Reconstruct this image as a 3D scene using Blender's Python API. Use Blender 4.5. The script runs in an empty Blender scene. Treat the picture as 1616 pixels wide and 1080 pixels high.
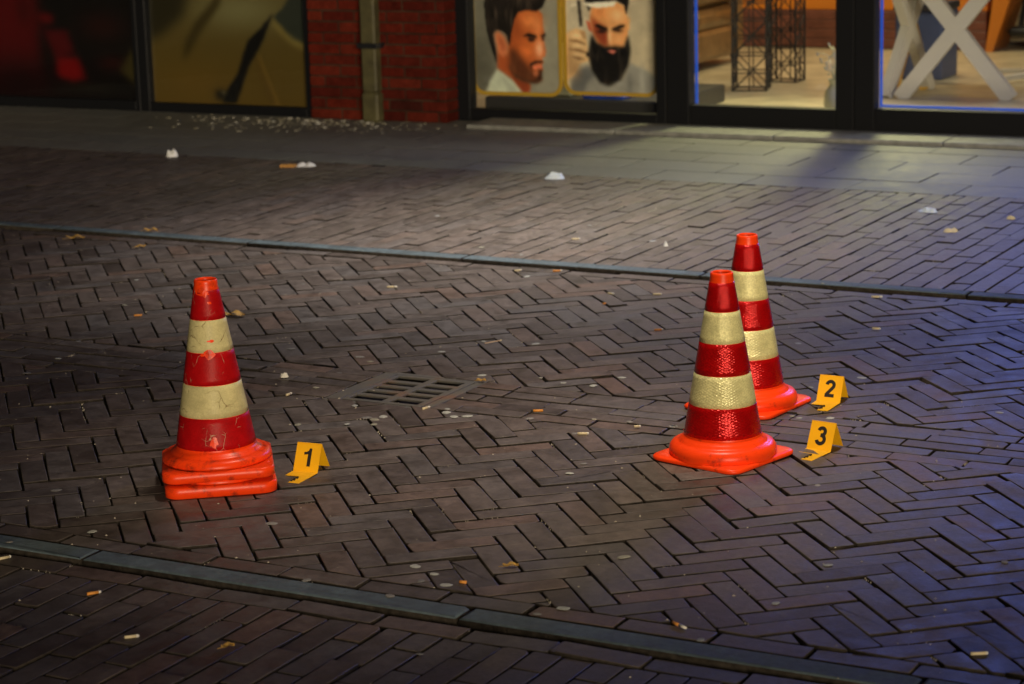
import bpy, math, random
import numpy as np
from mathutils import Matrix, Vector
random.seed(7)
rng = np.random.default_rng(7)
R = math.radians
scene = bpy.context.scene
C = scene.collection

# ------------------------------------------------------------------ camera
CAM_H, PITCH, ROLL, LENS = 1.62204, 12.7025, -1.5986, 80.08
cam = bpy.data.cameras.new('camera')
cam_o = bpy.data.objects.new('camera', cam); C.objects.link(cam_o)
cam.sensor_width = 36; cam.lens = LENS; cam.clip_start = 0.1; cam.clip_end = 900
cam_o.matrix_world = (Matrix.Translation((0, 0, CAM_H)) @ Matrix.Rotation(R(90 - PITCH), 4, 'X')
                      @ Matrix.Rotation(R(ROLL), 4, 'Z'))
cam.dof.use_dof = True; cam.dof.focus_distance = 5.95; cam.dof.aperture_fstop = 5.0
cam.dof.aperture_blades = 9
scene.camera = cam_o

# ------------------------------------------------------------------ sky, sun, exposure
SUN_EL, SUN_AZ = 6.5, 10.0        # azimuth: degrees to the right of straight behind the camera
world = bpy.data.worlds.new('World'); scene.world = world; world.use_nodes = True
wn = world.node_tree.nodes; wl = world.node_tree.links
sky = wn.new('ShaderNodeTexSky'); sky.sky_type = 'NISHITA'; sky.sun_disc = False
sky.sun_elevation = R(SUN_EL); sky.sun_rotation = R(180 - SUN_AZ)
wl.new(sky.outputs[0], wn['Background'].inputs[0]); wn['Background'].inputs[1].default_value = 0.004
sun = bpy.data.lights.new('sun', 'SUN'); sun.energy = 2.8; sun.angle = R(22); sun.color = (1.0, 0.82, 0.58)
sun_o = bpy.data.objects.new('sun', sun); C.objects.link(sun_o)
az = R(SUN_AZ)
sdir = Vector((math.sin(az) * math.cos(R(SUN_EL)), -math.cos(az) * math.cos(R(SUN_EL)), math.sin(R(SUN_EL))))
sun_o.rotation_euler = sdir.to_track_quat('Z', 'Y').to_euler(); sun_o.location = sdir * 30
vs = scene.view_settings
vs.view_transform = 'Standard'; vs.look = 'None'; vs.gamma = 1.0; vs.exposure = 0.0; vs.use_curve_mapping = False
scene.render.engine = 'CYCLES'
scene.cycles.use_denoising = True
scene.cycles.max_bounces = 6; scene.cycles.transparent_max_bounces = 10
scene.cycles.caustics_reflective = False; scene.cycles.caustics_refractive = False
scene.cycles.sample_clamp_indirect = 4.0

# ------------------------------------------------------------------ frames of the place
TH = R(-28.6)                                   # direction of the street
S_ = np.array([math.cos(TH), math.sin(TH)]); N_ = np.array([-math.sin(TH), math.cos(TH)])
PH = R(-27.3)                                   # direction of the shop fronts
T_ = np.array([math.cos(PH), math.sin(PH)]); M_ = np.array([-math.sin(PH), math.cos(PH)])
def street(s, n, z=0): p = S_ * s + N_ * n; return (float(p[0]), float(p[1]), z)
def shop(t, m, z=0): p = T_ * t + M_ * m; return (float(p[0]), float(p[1]), z)
Z_FAR, Z_NEAR = 0.010, -0.008                   # levels of the two pavements; road is 0
_ci = cam_o.matrix_world.inverted()
def px(x, y, z=0):
    v = _ci @ Vector((x, y, z)); f = LENS / 36 * 1616
    return (808 + f * v.x / -v.z, 540 - f * v.y / -v.z, -v.z)

# ------------------------------------------------------------------ material helpers
def nt(name):
    m = bpy.data.materials.new(name); m.use_nodes = True
    return m, m.node_tree.nodes, m.node_tree.links, m.node_tree.nodes['Principled BSDF']
def srgb(r, g, b):
    f = lambda c: ((c / 255 + .055) / 1.055) ** 2.4 if c > 10 else c / 255 / 12.92
    return (f(r), f(g), f(b), 1)
def plain(name, col, rough=.5, metal=0, spec=.5, noise=0, nscale=30, bump=0, bscale=120, emit=None, estr=0):
    m, n, l, b = nt(name)
    col = tuple(col) + ((1,) if len(col) == 3 else ())
    b.inputs['Base Color'].default_value = col
    b.inputs['Roughness'].default_value = rough; b.inputs['Metallic'].default_value = metal
    b.inputs['Specular IOR Level'].default_value = spec
    tc = n.new('ShaderNodeTexCoord')
    if noise:
        t = n.new('ShaderNodeTexNoise'); t.inputs['Scale'].default_value = nscale; t.inputs['Detail'].default_value = 6
        l.new(tc.outputs['Object'], t.inputs['Vector'])
        r = n.new('ShaderNodeMapRange'); r.inputs[1].default_value = .3; r.inputs[2].default_value = .7
        r.inputs[3].default_value = 1 - noise; r.inputs[4].default_value = 1 + noise
        l.new(t.outputs['Fac'], r.inputs[0])
        x = n.new('ShaderNodeVectorMath'); x.operation = 'SCALE'; x.inputs[0].default_value = col[:3]
        l.new(r.outputs[0], x.inputs['Scale']); l.new(x.outputs[0], b.inputs['Base Color'])
    if bump:
        t = n.new('ShaderNodeTexNoise'); t.inputs['Scale'].default_value = bscale; t.inputs['Detail'].default_value = 5
        l.new(tc.outputs['Object'], t.inputs['Vector'])
        bp = n.new('ShaderNodeBump'); bp.inputs['Strength'].default_value = bump; bp.inputs['Distance'].default_value = .003
        l.new(t.outputs['Fac'], bp.inputs['Height']); l.new(bp.outputs[0], b.inputs['Normal'])
    if emit:
        b.inputs['Emission Color'].default_value = tuple(emit) + (1,); b.inputs['Emission Strength'].default_value = estr
    return m
def ramp(n, stops):
    r = n.new('ShaderNodeValToRGB'); e = r.color_ramp.elements
    while len(e) > 1: e.remove(e[0])
    e[0].position = stops[0][0]; e[0].color = tuple(stops[0][1]) + (1,)
    for p, c in stops[1:]:
        x = e.new(p); x.color = tuple(c) + (1,)
    return r
def brick_mat(name, stops, island=False, rough=(.40, .72), bump=.5, mott=.38, spec=.5, bscale=160, dirt=None):
    """clay unit: own tone per unit, mottling, fine pits, pale scuffs"""
    m, n, l, b = nt(name)
    tc = n.new('ShaderNodeTexCoord')
    if island: rnd = n.new('ShaderNodeNewGeometry').outputs['Random Per Island']
    else: rnd = n.new('ShaderNodeObjectInfo').outputs['Random']
    rp = ramp(n, stops); l.new(rnd, rp.inputs[0])
    off = n.new('ShaderNodeVectorMath'); off.operation = 'SCALE'; off.inputs[0].default_value = (37, 61, 23)
    l.new(rnd, off.inputs['Scale'])
    add = n.new('ShaderNodeVectorMath'); l.new(tc.outputs['Object'], add.inputs[0]); l.new(off.outputs[0], add.inputs[1])
    def noise(sc, det=6, rg=.6):
        t = n.new('ShaderNodeTexNoise'); t.inputs['Scale'].default_value = sc; t.inputs['Detail'].default_value = det
        t.inputs['Roughness'].default_value = rg; l.new(add.outputs[0], t.inputs['Vector']); return t.outputs['Fac']
    a = noise(14); c = noise(55, 8, .7); f = noise(bscale, 6, .7)
    def rng_(o, lo, hi, a0, b0):
        r = n.new('ShaderNodeMapRange'); r.inputs[1].default_value = lo; r.inputs[2].default_value = hi
        r.inputs[3].default_value = a0; r.inputs[4].default_value = b0; l.new(o, r.inputs[0]); return r.outputs[0]
    k1 = rng_(a, .3, .7, 1 - mott, 1 + mott); k2 = rng_(c, .3, .7, 1 - mott * .8, 1 + mott * .8)
    mu = n.new('ShaderNodeMath'); mu.operation = 'MULTIPLY'; l.new(k1, mu.inputs[0]); l.new(k2, mu.inputs[1])
    x = n.new('ShaderNodeVectorMath'); x.operation = 'SCALE'; l.new(rp.outputs[0], x.inputs[0]); l.new(mu.outputs[0], x.inputs['Scale'])
    # pale worn scuffs
    sc = rng_(noise(26, 9, .75), .56, .72, 0, .42)
    mx = n.new('ShaderNodeMix'); mx.data_type = 'RGBA'; l.new(sc, mx.inputs[0]); l.new(x.outputs[0], mx.inputs[6])
    mx.inputs[7].default_value = (dirt or (.17, .155, .145)) + (1,)
    l.new(mx.outputs[2], b.inputs['Base Color'])
    l.new(rng_(a, .25, .75, rough[0], rough[1]), b.inputs['Roughness'])
    b.inputs['Specular IOR Level'].default_value = spec
    bp = n.new('ShaderNodeBump'); bp.inputs['Strength'].default_value = bump; bp.inputs['Distance'].default_value = .0022
    s2 = n.new('ShaderNodeMath'); l.new(c, s2.inputs[0]); l.new(f, s2.inputs[1])
    l.new(s2.outputs[0], bp.inputs['Height']); l.new(bp.outputs[0], b.inputs['Normal'])
    return m

ROAD_ST = [(0, (.048, .036, .030)), (.2, (.070, .054, .046)), (.42, (.094, .073, .062)), (.6, (.078, .067, .062)), (.74, (.108, .068, .050)), (.87, (.090, .080, .076)), (1, (.056, .046, .042))]
FAR_ST = [(0, (.090, .072, .062)), (.3, (.120, .096, .082)), (.6, (.108, .092, .084)), (.85, (.136, .102, .084)), (1, (.082, .070, .064))]
M = {}
M['road'] = brick_mat('road_brick', ROAD_ST); M['road_s'] = brick_mat('road_brick_field', ROAD_ST, True)
M['far'] = brick_mat('pavement_brick', FAR_ST); M['far_s'] = brick_mat('pavement_brick_field', FAR_ST, True)
M['slab'] = brick_mat('slab', [(0, (.135, .138, .125)), (.5, (.165, .165, .148)), (1, (.15, .155, .145))], False, (.5, .75), .2, .15, dirt=(.24, .23, .2))
M['kerb'] = brick_mat('kerb_concrete', [(0, (.072, .104, .122)), (1, (.078, .112, .130))], False, (.55, .85), .9, .34, bscale=260, dirt=(.2, .21, .21))
M['sand_and_shade'] = plain('joint_sand_and_shade', (.030, .025, .020), .95, noise=.5, nscale=60, bump=.8, bscale=200, spec=.1)  # joint fill; also painted on brick sides and bevels as shade
M['ground'] = plain('ground', (.06, .055, .05), .9, noise=.2)
M['gum'] = plain('gum', (.34, .35, .33), .7, noise=.25, nscale=90)
M['paint_black'] = plain('black_paint', (.010, .011, .013), .38, bump=.05)
M['numeral'] = plain('numeral_black', (.012, .011, .010), .55)
M['yellow'] = plain('marker_yellow', (.86, .45, .004), .5, noise=.05, nscale=20)

# ------------------------------------------------------------------ mesh helpers
def link(name, me, mat=None, parent=None):
    o = bpy.data.objects.new(name, me); C.objects.link(o)
    if mat and me is not None and not me.materials: me.materials.append(mat)
    if parent: o.parent = parent
    return o
def mesh(name, v, f, smooth=False):
    me = bpy.data.meshes.new(name); me.from_pydata(v, [], f); me.update()
    if smooth: me.polygons.foreach_set('use_smooth', [True] * len(me.polygons))
    return me
def tag(o, label=None, cat=None, group=None, kind=None):
    if label: o['label'] = label
    if cat: o['category'] = cat
    if group: o['group'] = group
    if kind: o['kind'] = kind
    return o
def empty(name, loc, rz=0, label=None, cat=None, group=None):
    o = bpy.data.objects.new(name, None); C.objects.link(o); o.location = loc; o.rotation_euler = (0, 0, rz)
    o.empty_display_size = .05
    return tag(o, label, cat, group)
class MB:
    def __init__(s): s.v = []; s.f = []; s.sm = []; s.mi = None
    def add(s, v, f, sm=False):
        b = len(s.v); s.v += [tuple(map(float, q)) for q in v]; s.f += [tuple(i + b for i in q) for q in f]; s.sm += [sm] * len(f)
    def box(s, x0, x1, y0, y1, z0, z1, bv=0.0, M4=None):
        if bv <= 0:
            v = [(x, y, z) for z in (z0, z1) for x, y in ((x0, y0), (x1, y0), (x1, y1), (x0, y1))]
            f = [(3, 2, 1, 0), (4, 5, 6, 7)] + [(i, (i + 1) % 4, 4 + (i + 1) % 4, 4 + i) for i in range(4)]
        else:
            def ring(i, z): return [(x0 + i, y0 + 0, z)] if 0 else [
                (x0 + bv + i, y0 + i, z), (x1 - bv - i, y0 + i, z), (x1 - i, y0 + bv + i, z), (x1 - i, y1 - bv - i, z),
                (x1 - bv - i, y1 - i, z), (x0 + bv + i, y1 - i, z), (x0 + i, y1 - bv - i, z), (x0 + i, y0 + bv + i, z)]
            v = ring(bv * .6, z0) + ring(0, z0 + bv) + ring(0, z1 - bv) + ring(bv * .6, z1)
            f = [tuple(range(7, -1, -1)), tuple(range(24, 32))]
            for k in range(3): f += [(k * 8 + i, k * 8 + (i + 1) % 8, k * 8 + 8 + (i + 1) % 8, k * 8 + 8 + i) for i in range(8)]
        if M4 is not None: v = [tuple(M4 @ Vector(q)) for q in v]
        s.add(v, f)
    def bar(s, a, b, w, h):
        a = Vector(a); b = Vector(b); d = (b - a); L = d.length
        q = d.to_track_quat('X', 'Z').to_matrix().to_4x4()
        s.box(0, L, -w / 2, w / 2, -h / 2, h / 2, 0, Matrix.Translation(a) @ q)
    def lathe(s, prof, seg=48, cx=0, cy=0, cap=False):
        v = []; f = []
        for r, z in prof:
            v += [(cx + r * math.cos(2 * math.pi * i / seg), cy + r * math.sin(2 * math.pi * i / seg), z) for i in range(seg)]
        for k in range(len(prof) - 1):
            f += [(k * seg + i, k * seg + (i + 1) % seg, (k + 1) * seg + (i + 1) % seg, (k + 1) * seg + i) for i in range(seg)]
        if cap: f += [tuple(range(seg - 1, -1, -1)), tuple((len(prof) - 1) * seg + i for i in range(seg))]
        s.add(v, f, True)
    def prism(s, poly, z0, z1):
        k = len(poly); v = [(x, y, z0) for x, y in poly] + [(x, y, z1) for x, y in poly]
        s.add(v, [tuple(range(k - 1, -1, -1)), tuple(range(k, 2 * k))] + [(i, (i + 1) % k, k + (i + 1) % k, k + i) for i in range(k)])
    def tube(s, pts, r, seg=8):
        pts = [Vector(p) for p in pts]; v = []; f = []
        for i, p in enumerate(pts):
            d = (pts[min(i + 1, len(pts) - 1)] - pts[max(i - 1, 0)]).normalized()
            q = d.to_track_quat('Z', 'X').to_matrix(); rr = r[i] if isinstance(r, (list, tuple)) else r
            v += [tuple(p + q @ Vector((rr * math.cos(2 * math.pi * j / seg), rr * math.sin(2 * math.pi * j / seg), 0))) for j in range(seg)]
        for k in range(len(pts) - 1):
            f += [(k * seg + j, k * seg + (j + 1) % seg, (k + 1) * seg + (j + 1) % seg, (k + 1) * seg + j) for j in range(seg)]
        f += [tuple(range(seg - 1, -1, -1)), tuple((len(pts) - 1) * seg + j for j in range(seg))]
        s.add(v, f, True)
    def build(s, name, mat, parent=None):
        me = mesh(name, s.v, s.f); me.polygons.foreach_set('use_smooth', s.sm)
        if s.mi: me.materials.append(mat); me.materials.append(M['sand_and_shade']); me.polygons.foreach_set('material_index', s.mi)
        return link(name, me, mat, parent)

# ------------------------------------------------------------------ paving units
def inset(poly, d):
    k = len(poly); out = []
    c = np.mean(poly, 0)
    for i in range(k):
        p0, p1, p2 = poly[i - 1], poly[i], poly[(i + 1) % k]
        e1 = p1 - p0; e2 = p2 - p1
        n1 = np.array([-e1[1], e1[0]]) / (np.hypot(*e1) + 1e-9); n2 = np.array([-e2[1], e2[0]]) / (np.hypot(*e2) + 1e-9)
        b = n1 + n2; den = 1 + n1 @ n2
        out.append(p1 + b * d / max(den, .5))
    return np.array(out)
def chamfer(poly, c):
    out = []; k = len(poly)
    for i in range(k):
        p0, p1, p2 = poly[i - 1], poly[i], poly[(i + 1) % k]
        a = p0 - p1; b = p2 - p1; la, lb = np.hypot(*a), np.hypot(*b)
        kc = c * (random.uniform(2, 4.5) if random.random() < .10 else 1); ca = min(kc * random.uniform(.5, 1.6), la * .35); cb = min(kc * random.uniform(.5, 1.6), lb * .35)
        out += [p1 + a / la * ca, p1 + b / lb * cb]
    return np.array(out)
def unit_geo(poly, depth=.03, bev=.0022, cham=.003, jit=.0010):
    """prism over a convex CCW polygon with worn, rounded upper edges"""
    p = chamfer(np.array(poly, float), cham); p = p + rng.normal(0, jit, p.shape)
    k = len(p); rings = [(p, -depth), (p, -bev * 1.25), (inset(p, bev * .35), -bev * .38), (inset(p, bev * 1.3), 0.0)]
    v = []; f = []
    for q, z in rings: v += [(a, b, z) for a, b in q]
    for r in range(3): f += [(r * k + i, r * k + (i + 1) % k, (r + 1) * k + (i + 1) % k, (r + 1) * k + i) for i in range(k)]
    f.append(tuple(range(3 * k, 4 * k)))
    return v, f
def unit_mesh(name, poly, mat, **kw):
    v, f = unit_geo(poly, **kw); me = mesh(name, v, f); me.polygons.foreach_set('use_smooth', [True] * (len(f) - 1) + [False]); me.materials.append(mat); me.materials.append(M['sand_and_shade'])
    k = (len(f) - 1) // 3; me.polygons.foreach_set('material_index', [1] * (2 * k) + [0] * (len(f) - 2 * k)); return me  # sides and lower bevel take the dark joint tone, standing in for shade
def area(p): x, y = p[:, 0], p[:, 1]; return .5 * float(np.sum(x * np.roll(y, -1) - np.roll(x, -1) * y))
def clip(poly, nrm, off):
    """keep nrm.p >= off"""
    out = []; k = len(poly)
    for i in range(k):
        a, b = poly[i], poly[(i + 1) % k]; da, db = a @ nrm - off, b @ nrm - off
        if da >= 0: out.append(a)
        if (da >= 0) != (db >= 0): out.append(a + (b - a) * (da / (da - db)))
    return np.array(out)
def rect(o, u, v, u0, u1, v0, v1, g):
    g = g / 2
    p = np.array([o + u * a + v * b for a, b in ((u0 + g, v0 + g), (u1 - g, v0 + g), (u1 - g, v1 - g), (u0 + g, v1 - g))])
    return p if area(p) > 0 else p[::-1]
VAR = {}
def variants(key, L, Wd, mat):
    if key not in VAR:
        VAR[key] = []
        for i in range(18):
            a, b = L / 2, Wd / 2
            VAR[key].append(unit_mesh('brick', np.array([(-a, -b), (a, -b), (a, b), (-a, b)]), mat))
    return VAR[key]
EDGES = []
def lay(parent, units, mat, mat_s, z, cap=300, jz=.0014, tilt=.45, piece='brick', margin=420):
    """units: (polygon, whole-size or None). The `cap` largest in view become pieces of their own, the rest one field."""
    rec = []
    for poly, whole in units:
        c = np.mean(poly, 0); q = px(c[0], c[1], z)
        if q[2] < .5 or not (-margin < q[0] < 1616 + margin and q[1] < 1080 + margin): continue
        inside = -30 < q[0] < 1646 and -10 < q[1] < 1120
        rec.append((0 if inside else 1, q[2], poly, whole, c))
    rec.sort(key=lambda r: (r[0], r[1]))
    fld = MB()
    EDGES.extend((r[2], z) for r in rec if not r[0] and r[1] < 9)
    for i, (out, d, poly, whole, c) in enumerate(rec):
        dz = z + random.gauss(0, jz) ; rx, ry = R(random.gauss(0, tilt)), R(random.gauss(0, tilt))
        rz = R(random.gauss(0, .32))
        if i < cap and not out:
            if whole:
                key, L, Wd, ang = whole
                me = random.choice(variants(key, L, Wd, mat)); o = link(piece, me, None, parent)
                o.rotation_euler = (rx, ry, ang + rz + (math.pi if random.random() < .5 else 0))
            else:
                me = unit_mesh(piece, poly - c, mat); o = link(piece, me, None, parent); o.rotation_euler = (rx, ry, 0)
            o.location = (c[0], c[1], dz)
        else:
            v, f = unit_geo(poly - c)
            mt = Matrix.Translation((c[0], c[1], dz)) @ Matrix.Rotation(rx, 4, 'X') @ Matrix.Rotation(ry, 4, 'Y')
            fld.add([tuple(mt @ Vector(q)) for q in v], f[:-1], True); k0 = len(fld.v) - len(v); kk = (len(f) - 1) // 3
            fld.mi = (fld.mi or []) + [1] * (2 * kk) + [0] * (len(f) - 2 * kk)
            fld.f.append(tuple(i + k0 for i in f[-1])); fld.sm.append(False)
    if fld.v:
        o = fld.build('brick_field', mat_s, parent); o['kind'] = 'stuff'
    return len(rec)
def bed(name, n0, n1, z, s0=-11, s1=7):
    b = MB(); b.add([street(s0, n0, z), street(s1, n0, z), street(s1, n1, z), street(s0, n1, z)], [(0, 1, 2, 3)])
    return tag(b.build(name, M['sand_and_shade']), kind='structure')

g_ = MB(); g_.add([(-400, -400, -.045), (400, -400, -.045), (400, 400, -.045), (-400, 400, -.045)], [(0, 1, 2, 3)])
tag(g_.build('ground', M['ground']), kind='structure')

W = .07; JT = .0048; YAW = .2475
U_ = np.array([math.cos(YAW), math.sin(YAW)]); V_ = np.array([math.sin(YAW), -math.cos(YAW)])
def herring(o, n0, n1):
    """3:1 herringbone, clipped to the panel n0..n1"""
    out = []
    cs = [np.array(street(s, n)[:2]) for s in (-8.5, 2.5) for n in (n0, n1)]
    us = [(c - o) @ U_ / W for c in cs]; vs_ = [(c - o) @ V_ / W for c in cs]
    for a in range(int(min(us)) - 4, int(max(us)) + 5):
        for k in range(-60, 60):
            b = -a + 6 * k
            if not (min(vs_) - 4 < b < max(vs_) + 4): continue
            for (u0, u1, v0, v1, ang) in ((a - 3, a, b - 1, b, YAW), (a, a + 1, b - 1, b + 2, YAW - math.pi / 2)):
                p = rect(o, U_, V_, u0 * W, u1 * W, v0 * W, v1 * W, JT)
                nn = p @ N_
                if nn.max() < n0 + .004 or nn.min() > n1 - .004: continue
                if nn.min() >= n0 + .001 and nn.max() <= n1 - .001:
                    out.append((p, ('road', 3 * W - JT, W - JT, ang)))
                else:
                    q = clip(clip(p, N_, n0 + JT / 2), -N_, -(n1 - JT / 2)) if len(p) else p
                    if len(q) >= 3 and area(q) > 4e-4:
                        keep = [q[0]]
                        for w in q[1:]:
                            if np.hypot(*(w - keep[-1])) > .004: keep.append(w)
                        if len(keep) >= 3: out.append((np.array(keep), None))
    return out
def courses(n0, n1, wn, L, key, par=True, shift=.5, s0=-9, s1=3.2, hole=None, jt=JT, wob=.012):
    """par: rows run along the street; else rows run across it"""
    out = []
    if par:
        k = max(1, round((n1 - n0) / wn)); wn = (n1 - n0) / k
        for r in range(k):
            s = s0 + random.random() * L
            while s < s1:
                l = L + random.gauss(0, wob * .3); a, b = s, s + l; s = b
                na, nb = n0 + r * wn, n0 + (r + 1) * wn
                if hole and nb > hole[2] + .004 and na < hole[3] - .004:
                    if b > hole[0] and a < hole[1]:
                        if a < hole[0] - .03: b = hole[0]
                        elif b > hole[1] + .03: a = hole[1]
                        else: continue
                p = rect(np.zeros(2), S_, N_, a, b, na, nb, jt)
                out.append((p, (key, l - jt, wn - jt, TH) if b - a > l - 1e-6 and abs(l - L) < .004 else None))
    else:
        r = 0; s = s0
        while s < s1:
            n = n0 - (L * shift if r % 2 else 0) - random.uniform(0, .01)
            while n < n1:
                a, b = max(n, n0), min(n + L, n1); full = b - a > L - 1e-6; n += L
                if b - a < .03: continue
                p = rect(np.zeros(2), S_, N_, s, s + wn, a, b, jt)
                out.append((p, (key, L - jt, wn - jt, TH + math.pi / 2) if full else None))
            s += wn; r += 1
    return out

KN0, KN1, GA, GB, KF0, KF1 = 3.935, 4.02, 5.465, 5.805, 7.490, 7.570
GAP = .013                                      # open joint on the near side of each kerb
SL0 = 9.55
GR_C = (-3.435, 5.632); GR_S, GR_N = .355, .375           # the drain grate in the gutter
hole = (GR_C[0] - GR_S / 2, GR_C[0] + GR_S / 2, GR_C[1] - GR_N / 2, GR_C[1] + GR_N / 2)
AN = np.array([.97733, 5.60888]); AF = U_ * 25.64 * W + V_ * (-107.6) * W
rd_n = bed('road_near_side', KN1 - .03, GA, -.014); rd_g = bed('road_gutter', GA, GB, -.0145); rd_f = bed('road_far_side', GB, KF0 + .03, -.014)
lay(rd_n, herring(AN, KN1 + W, GA) + courses(KN1, KN1 + W, W, .21, 'strek'), M['road'], M['road_s'], 0)
lay(rd_g, courses(GA, GB, .068, .215, 'gut', hole=hole), M['road'], M['road_s'], -.001)
def cut_hole(units):
    return [u for u in units if not (abs(np.mean(u[0], 0) @ S_ - GR_C[0]) < GR_S / 2 + .01 and abs(np.mean(u[0], 0) @ N_ - GR_C[1]) < GR_N / 2 + .01)]
lay(rd_f, cut_hole(herring(AF, GB, KF0 - GAP - W)) + courses(KF0 - GAP - W, KF0 - GAP, W, .21, 'strek'), M['road'], M['road_s'], 0)
pv_n = bed('pavement_near_side', 1.2, KN0 + .03, Z_NEAR - .018)
lay(pv_n, courses(KN0 - GAP - W, KN0 - GAP, W, .21, 'strek') + courses(2.6, KN0 - GAP - W, W, .21, 'pvn', par=False), M['road'], M['road_s'], Z_NEAR)
pv_f = bed('pavement_far_side', KF1 - .03, 11.6, Z_FAR - .014)
lay(pv_f, courses(KF1, SL0, .0755, .25, 'pvf', par=False, s0=-12, s1=3.2, jt=.0052), M['far'], M['far_s'], Z_FAR, jz=.0013, tilt=.4, margin=260)
# grey slabs in front of the shops
sl = MB(); sl.add([street(-12, SL0, Z_FAR - .006), street(4, SL0, Z_FAR - .006), street(4, 12.2, Z_FAR - .006), street(-12, 12.2, Z_FAR - .006)], [(0, 1, 2, 3)])
sl = tag(sl.build('pavement_slabs', M['sand_and_shade']), kind='structure')
un = []
for r, (a, b) in enumerate(((SL0, 9.84), (9.84, 10.14), (10.14, 10.44), (10.44, 10.74), (10.74, 11.04), (11.04, 11.34), (11.34, 11.64))):
    s = -11.5 + (.25 if r % 2 else 0)
    while s < 3.5:
        un.append((rect(np.zeros(2), S_, N_, s, s + .5, a, b, .005), None)); s += .5
lay(sl, un, M['slab'], M['slab'], Z_FAR, jz=.0008, tilt=.1, piece='slab', margin=200)
for nm, a, b, z, h in (('kerb_near_side', KN0, KN1, .001, .05), ('kerb_far_side', KF0, KF1, Z_FAR + .003, .06)):
    root = bed(nm, a + .02, b - .02, z - .05)
    s = -9.3
    while s < 3:
        p = rect(np.zeros(2), S_, N_, s, s + 1.0, a, b, .004); c = np.mean(p, 0); q = px(c[0], c[1], z); s += 1.0
        if q[2] > .5 and -500 < q[0] < 2100:
            o = link('kerb_stone', unit_mesh('kerb_stone', p - c, M['kerb'], depth=.05, bev=.007, cham=.004, jit=.0006), None, root)
            o.location = (c[0], c[1], z + random.gauss(0, .0003))

# ------------------------------------------------------------------ drain grate
def grate():
    iron, n, l, b = nt('grate_iron')
    tc = n.new('ShaderNodeTexCoord'); t = n.new('ShaderNodeTexNoise'); t.inputs['Scale'].default_value = 9; t.inputs['Detail'].default_value = 9
    l.new(tc.outputs['Object'], t.inputs['Vector'])
    rp = ramp(n, [(.33, (.130, .134, .134)), (.55, (.155, .145, .125)), (.70, (.22, .13, .085))]); l.new(t.outputs['Fac'], rp.inputs[0])
    l.new(rp.outputs[0], b.inputs['Base Color']); b.inputs['Roughness'].default_value = .5; b.inputs['Metallic'].default_value = .35
    bp = n.new('ShaderNodeBump'); bp.inputs['Strength'].default_value = .3; bp.inputs['Distance'].default_value = .002
    l.new(t.outputs['Fac'], bp.inputs['Height']); l.new(bp.outputs[0], b.inputs['Normal'])
    root = empty('drain_grate', street(GR_C[0], GR_C[1], 0), TH, 'square iron drain grate with two columns of slots set in the gutter', 'drain grate')
    hs, hn = GR_S / 2, GR_N / 2
    fr = MB()
    for a in ((-hs, hs, -hn, -hn + .022), (-hs, hs, hn - .022, hn), (-hs, -hs + .05, -hn + .022, hn - .022), (hs - .03, hs, -hn + .022, hn - .022)):
        fr.box(a[0], a[1], a[2], a[3], -.06, -.001, .002)
    fr.build('frame', iron, root)
    x0, x1, y0, y1 = -hs + .053, hs - .033, -hn + .026, hn - .026
    mid = (x0 + x1) / 2 + .004; rows = 5
    g = MB(); rim = .018
    g.box(x0, x1, y0, y0 + rim, -.008, 0, .0015); g.box(x0, x1, y1 - rim, y1, -.008, 0, .0015)
    g.box(x0, x0 + .014, y0 + rim, y1 - rim, -.008, 0, .0015); g.box(x1 - .022, x1, y0 + rim, y1 - rim, -.008, 0, .0015)
    g.box(mid - .013, mid + .013, y0 + rim, y1 - rim, -.008, -.0005, .0015)
    g.build('rim', iron, root)
    pitch = (y1 - y0 - 2 * rim) / rows
    for r in range(1, rows):
        yc = y0 + rim + pitch * r
        for a, b in ((x0 + .0142, mid - .0132), (mid + .0132, x1 - .0222)):
            k = MB(); k.box(a, b, yc - .0115, yc + .0115, -.007, -.001, .0012); k.build('bar', iron, root)
    pit = MB(); d = -.4
    pit.add([(x0, y0, -.0085), (x1, y0, -.0085), (x1, y1, -.0085), (x0, y1, -.0085), (x0, y0, d), (x1, y0, d), (x1, y1, d), (x0, y1, d)],
            [(0, 4, 5, 1), (1, 5, 6, 2), (2, 6, 7, 3), (3, 7, 4, 0), (4, 7, 6, 5)])
    pit.build('pit', plain('pit_dark', (.004, .0035, .003), 1, spec=0), root)
grate()

# ------------------------------------------------------------------ traffic cones
KC = 1.0294
def cone_plastic(name, grime=.25):
    m, n, l, b = nt(name)
    tc = n.new('ShaderNodeTexCoord'); t = n.new('ShaderNodeTexNoise'); t.inputs['Scale'].default_value = 22; t.inputs['Detail'].default_value = 8; t.inputs['Roughness'].default_value = .7
    l.new(tc.outputs['Object'], t.inputs['Vector'])
    rp = ramp(n, [(.26 + .12 * grime, (.20, .022, .010)), (.36 + .12 * grime, (.62, .040, .008)), (.42 + .13 * grime, (.88, .052, .006)), (.8, (.92, .060, .007))]); l.new(t.outputs['Fac'], rp.inputs[0])
    l.new(rp.outputs[0], b.inputs['Base Color']); b.inputs['Roughness'].default_value = .30
    b.inputs['Specular IOR Level'].default_value = .20
    t2 = n.new('ShaderNodeTexNoise'); t2.inputs['Scale'].default_value = 60; l.new(tc.outputs['Object'], t2.inputs['Vector'])
    mr = n.new('ShaderNodeMapRange'); mr.inputs[3].default_value = .22; mr.inputs[4].default_value = .42; l.new(t2.outputs['Fac'], mr.inputs[0]); l.new(mr.outputs[0], b.inputs['Roughness'])
    bp = n.new('ShaderNodeBump'); bp.inputs['Strength'].default_value = .12; bp.inputs['Distance'].default_value = .002
    l.new(t.outputs['Fac'], bp.inputs['Height']); l.new(bp.outputs[0], b.inputs['Normal'])
    return m
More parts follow.
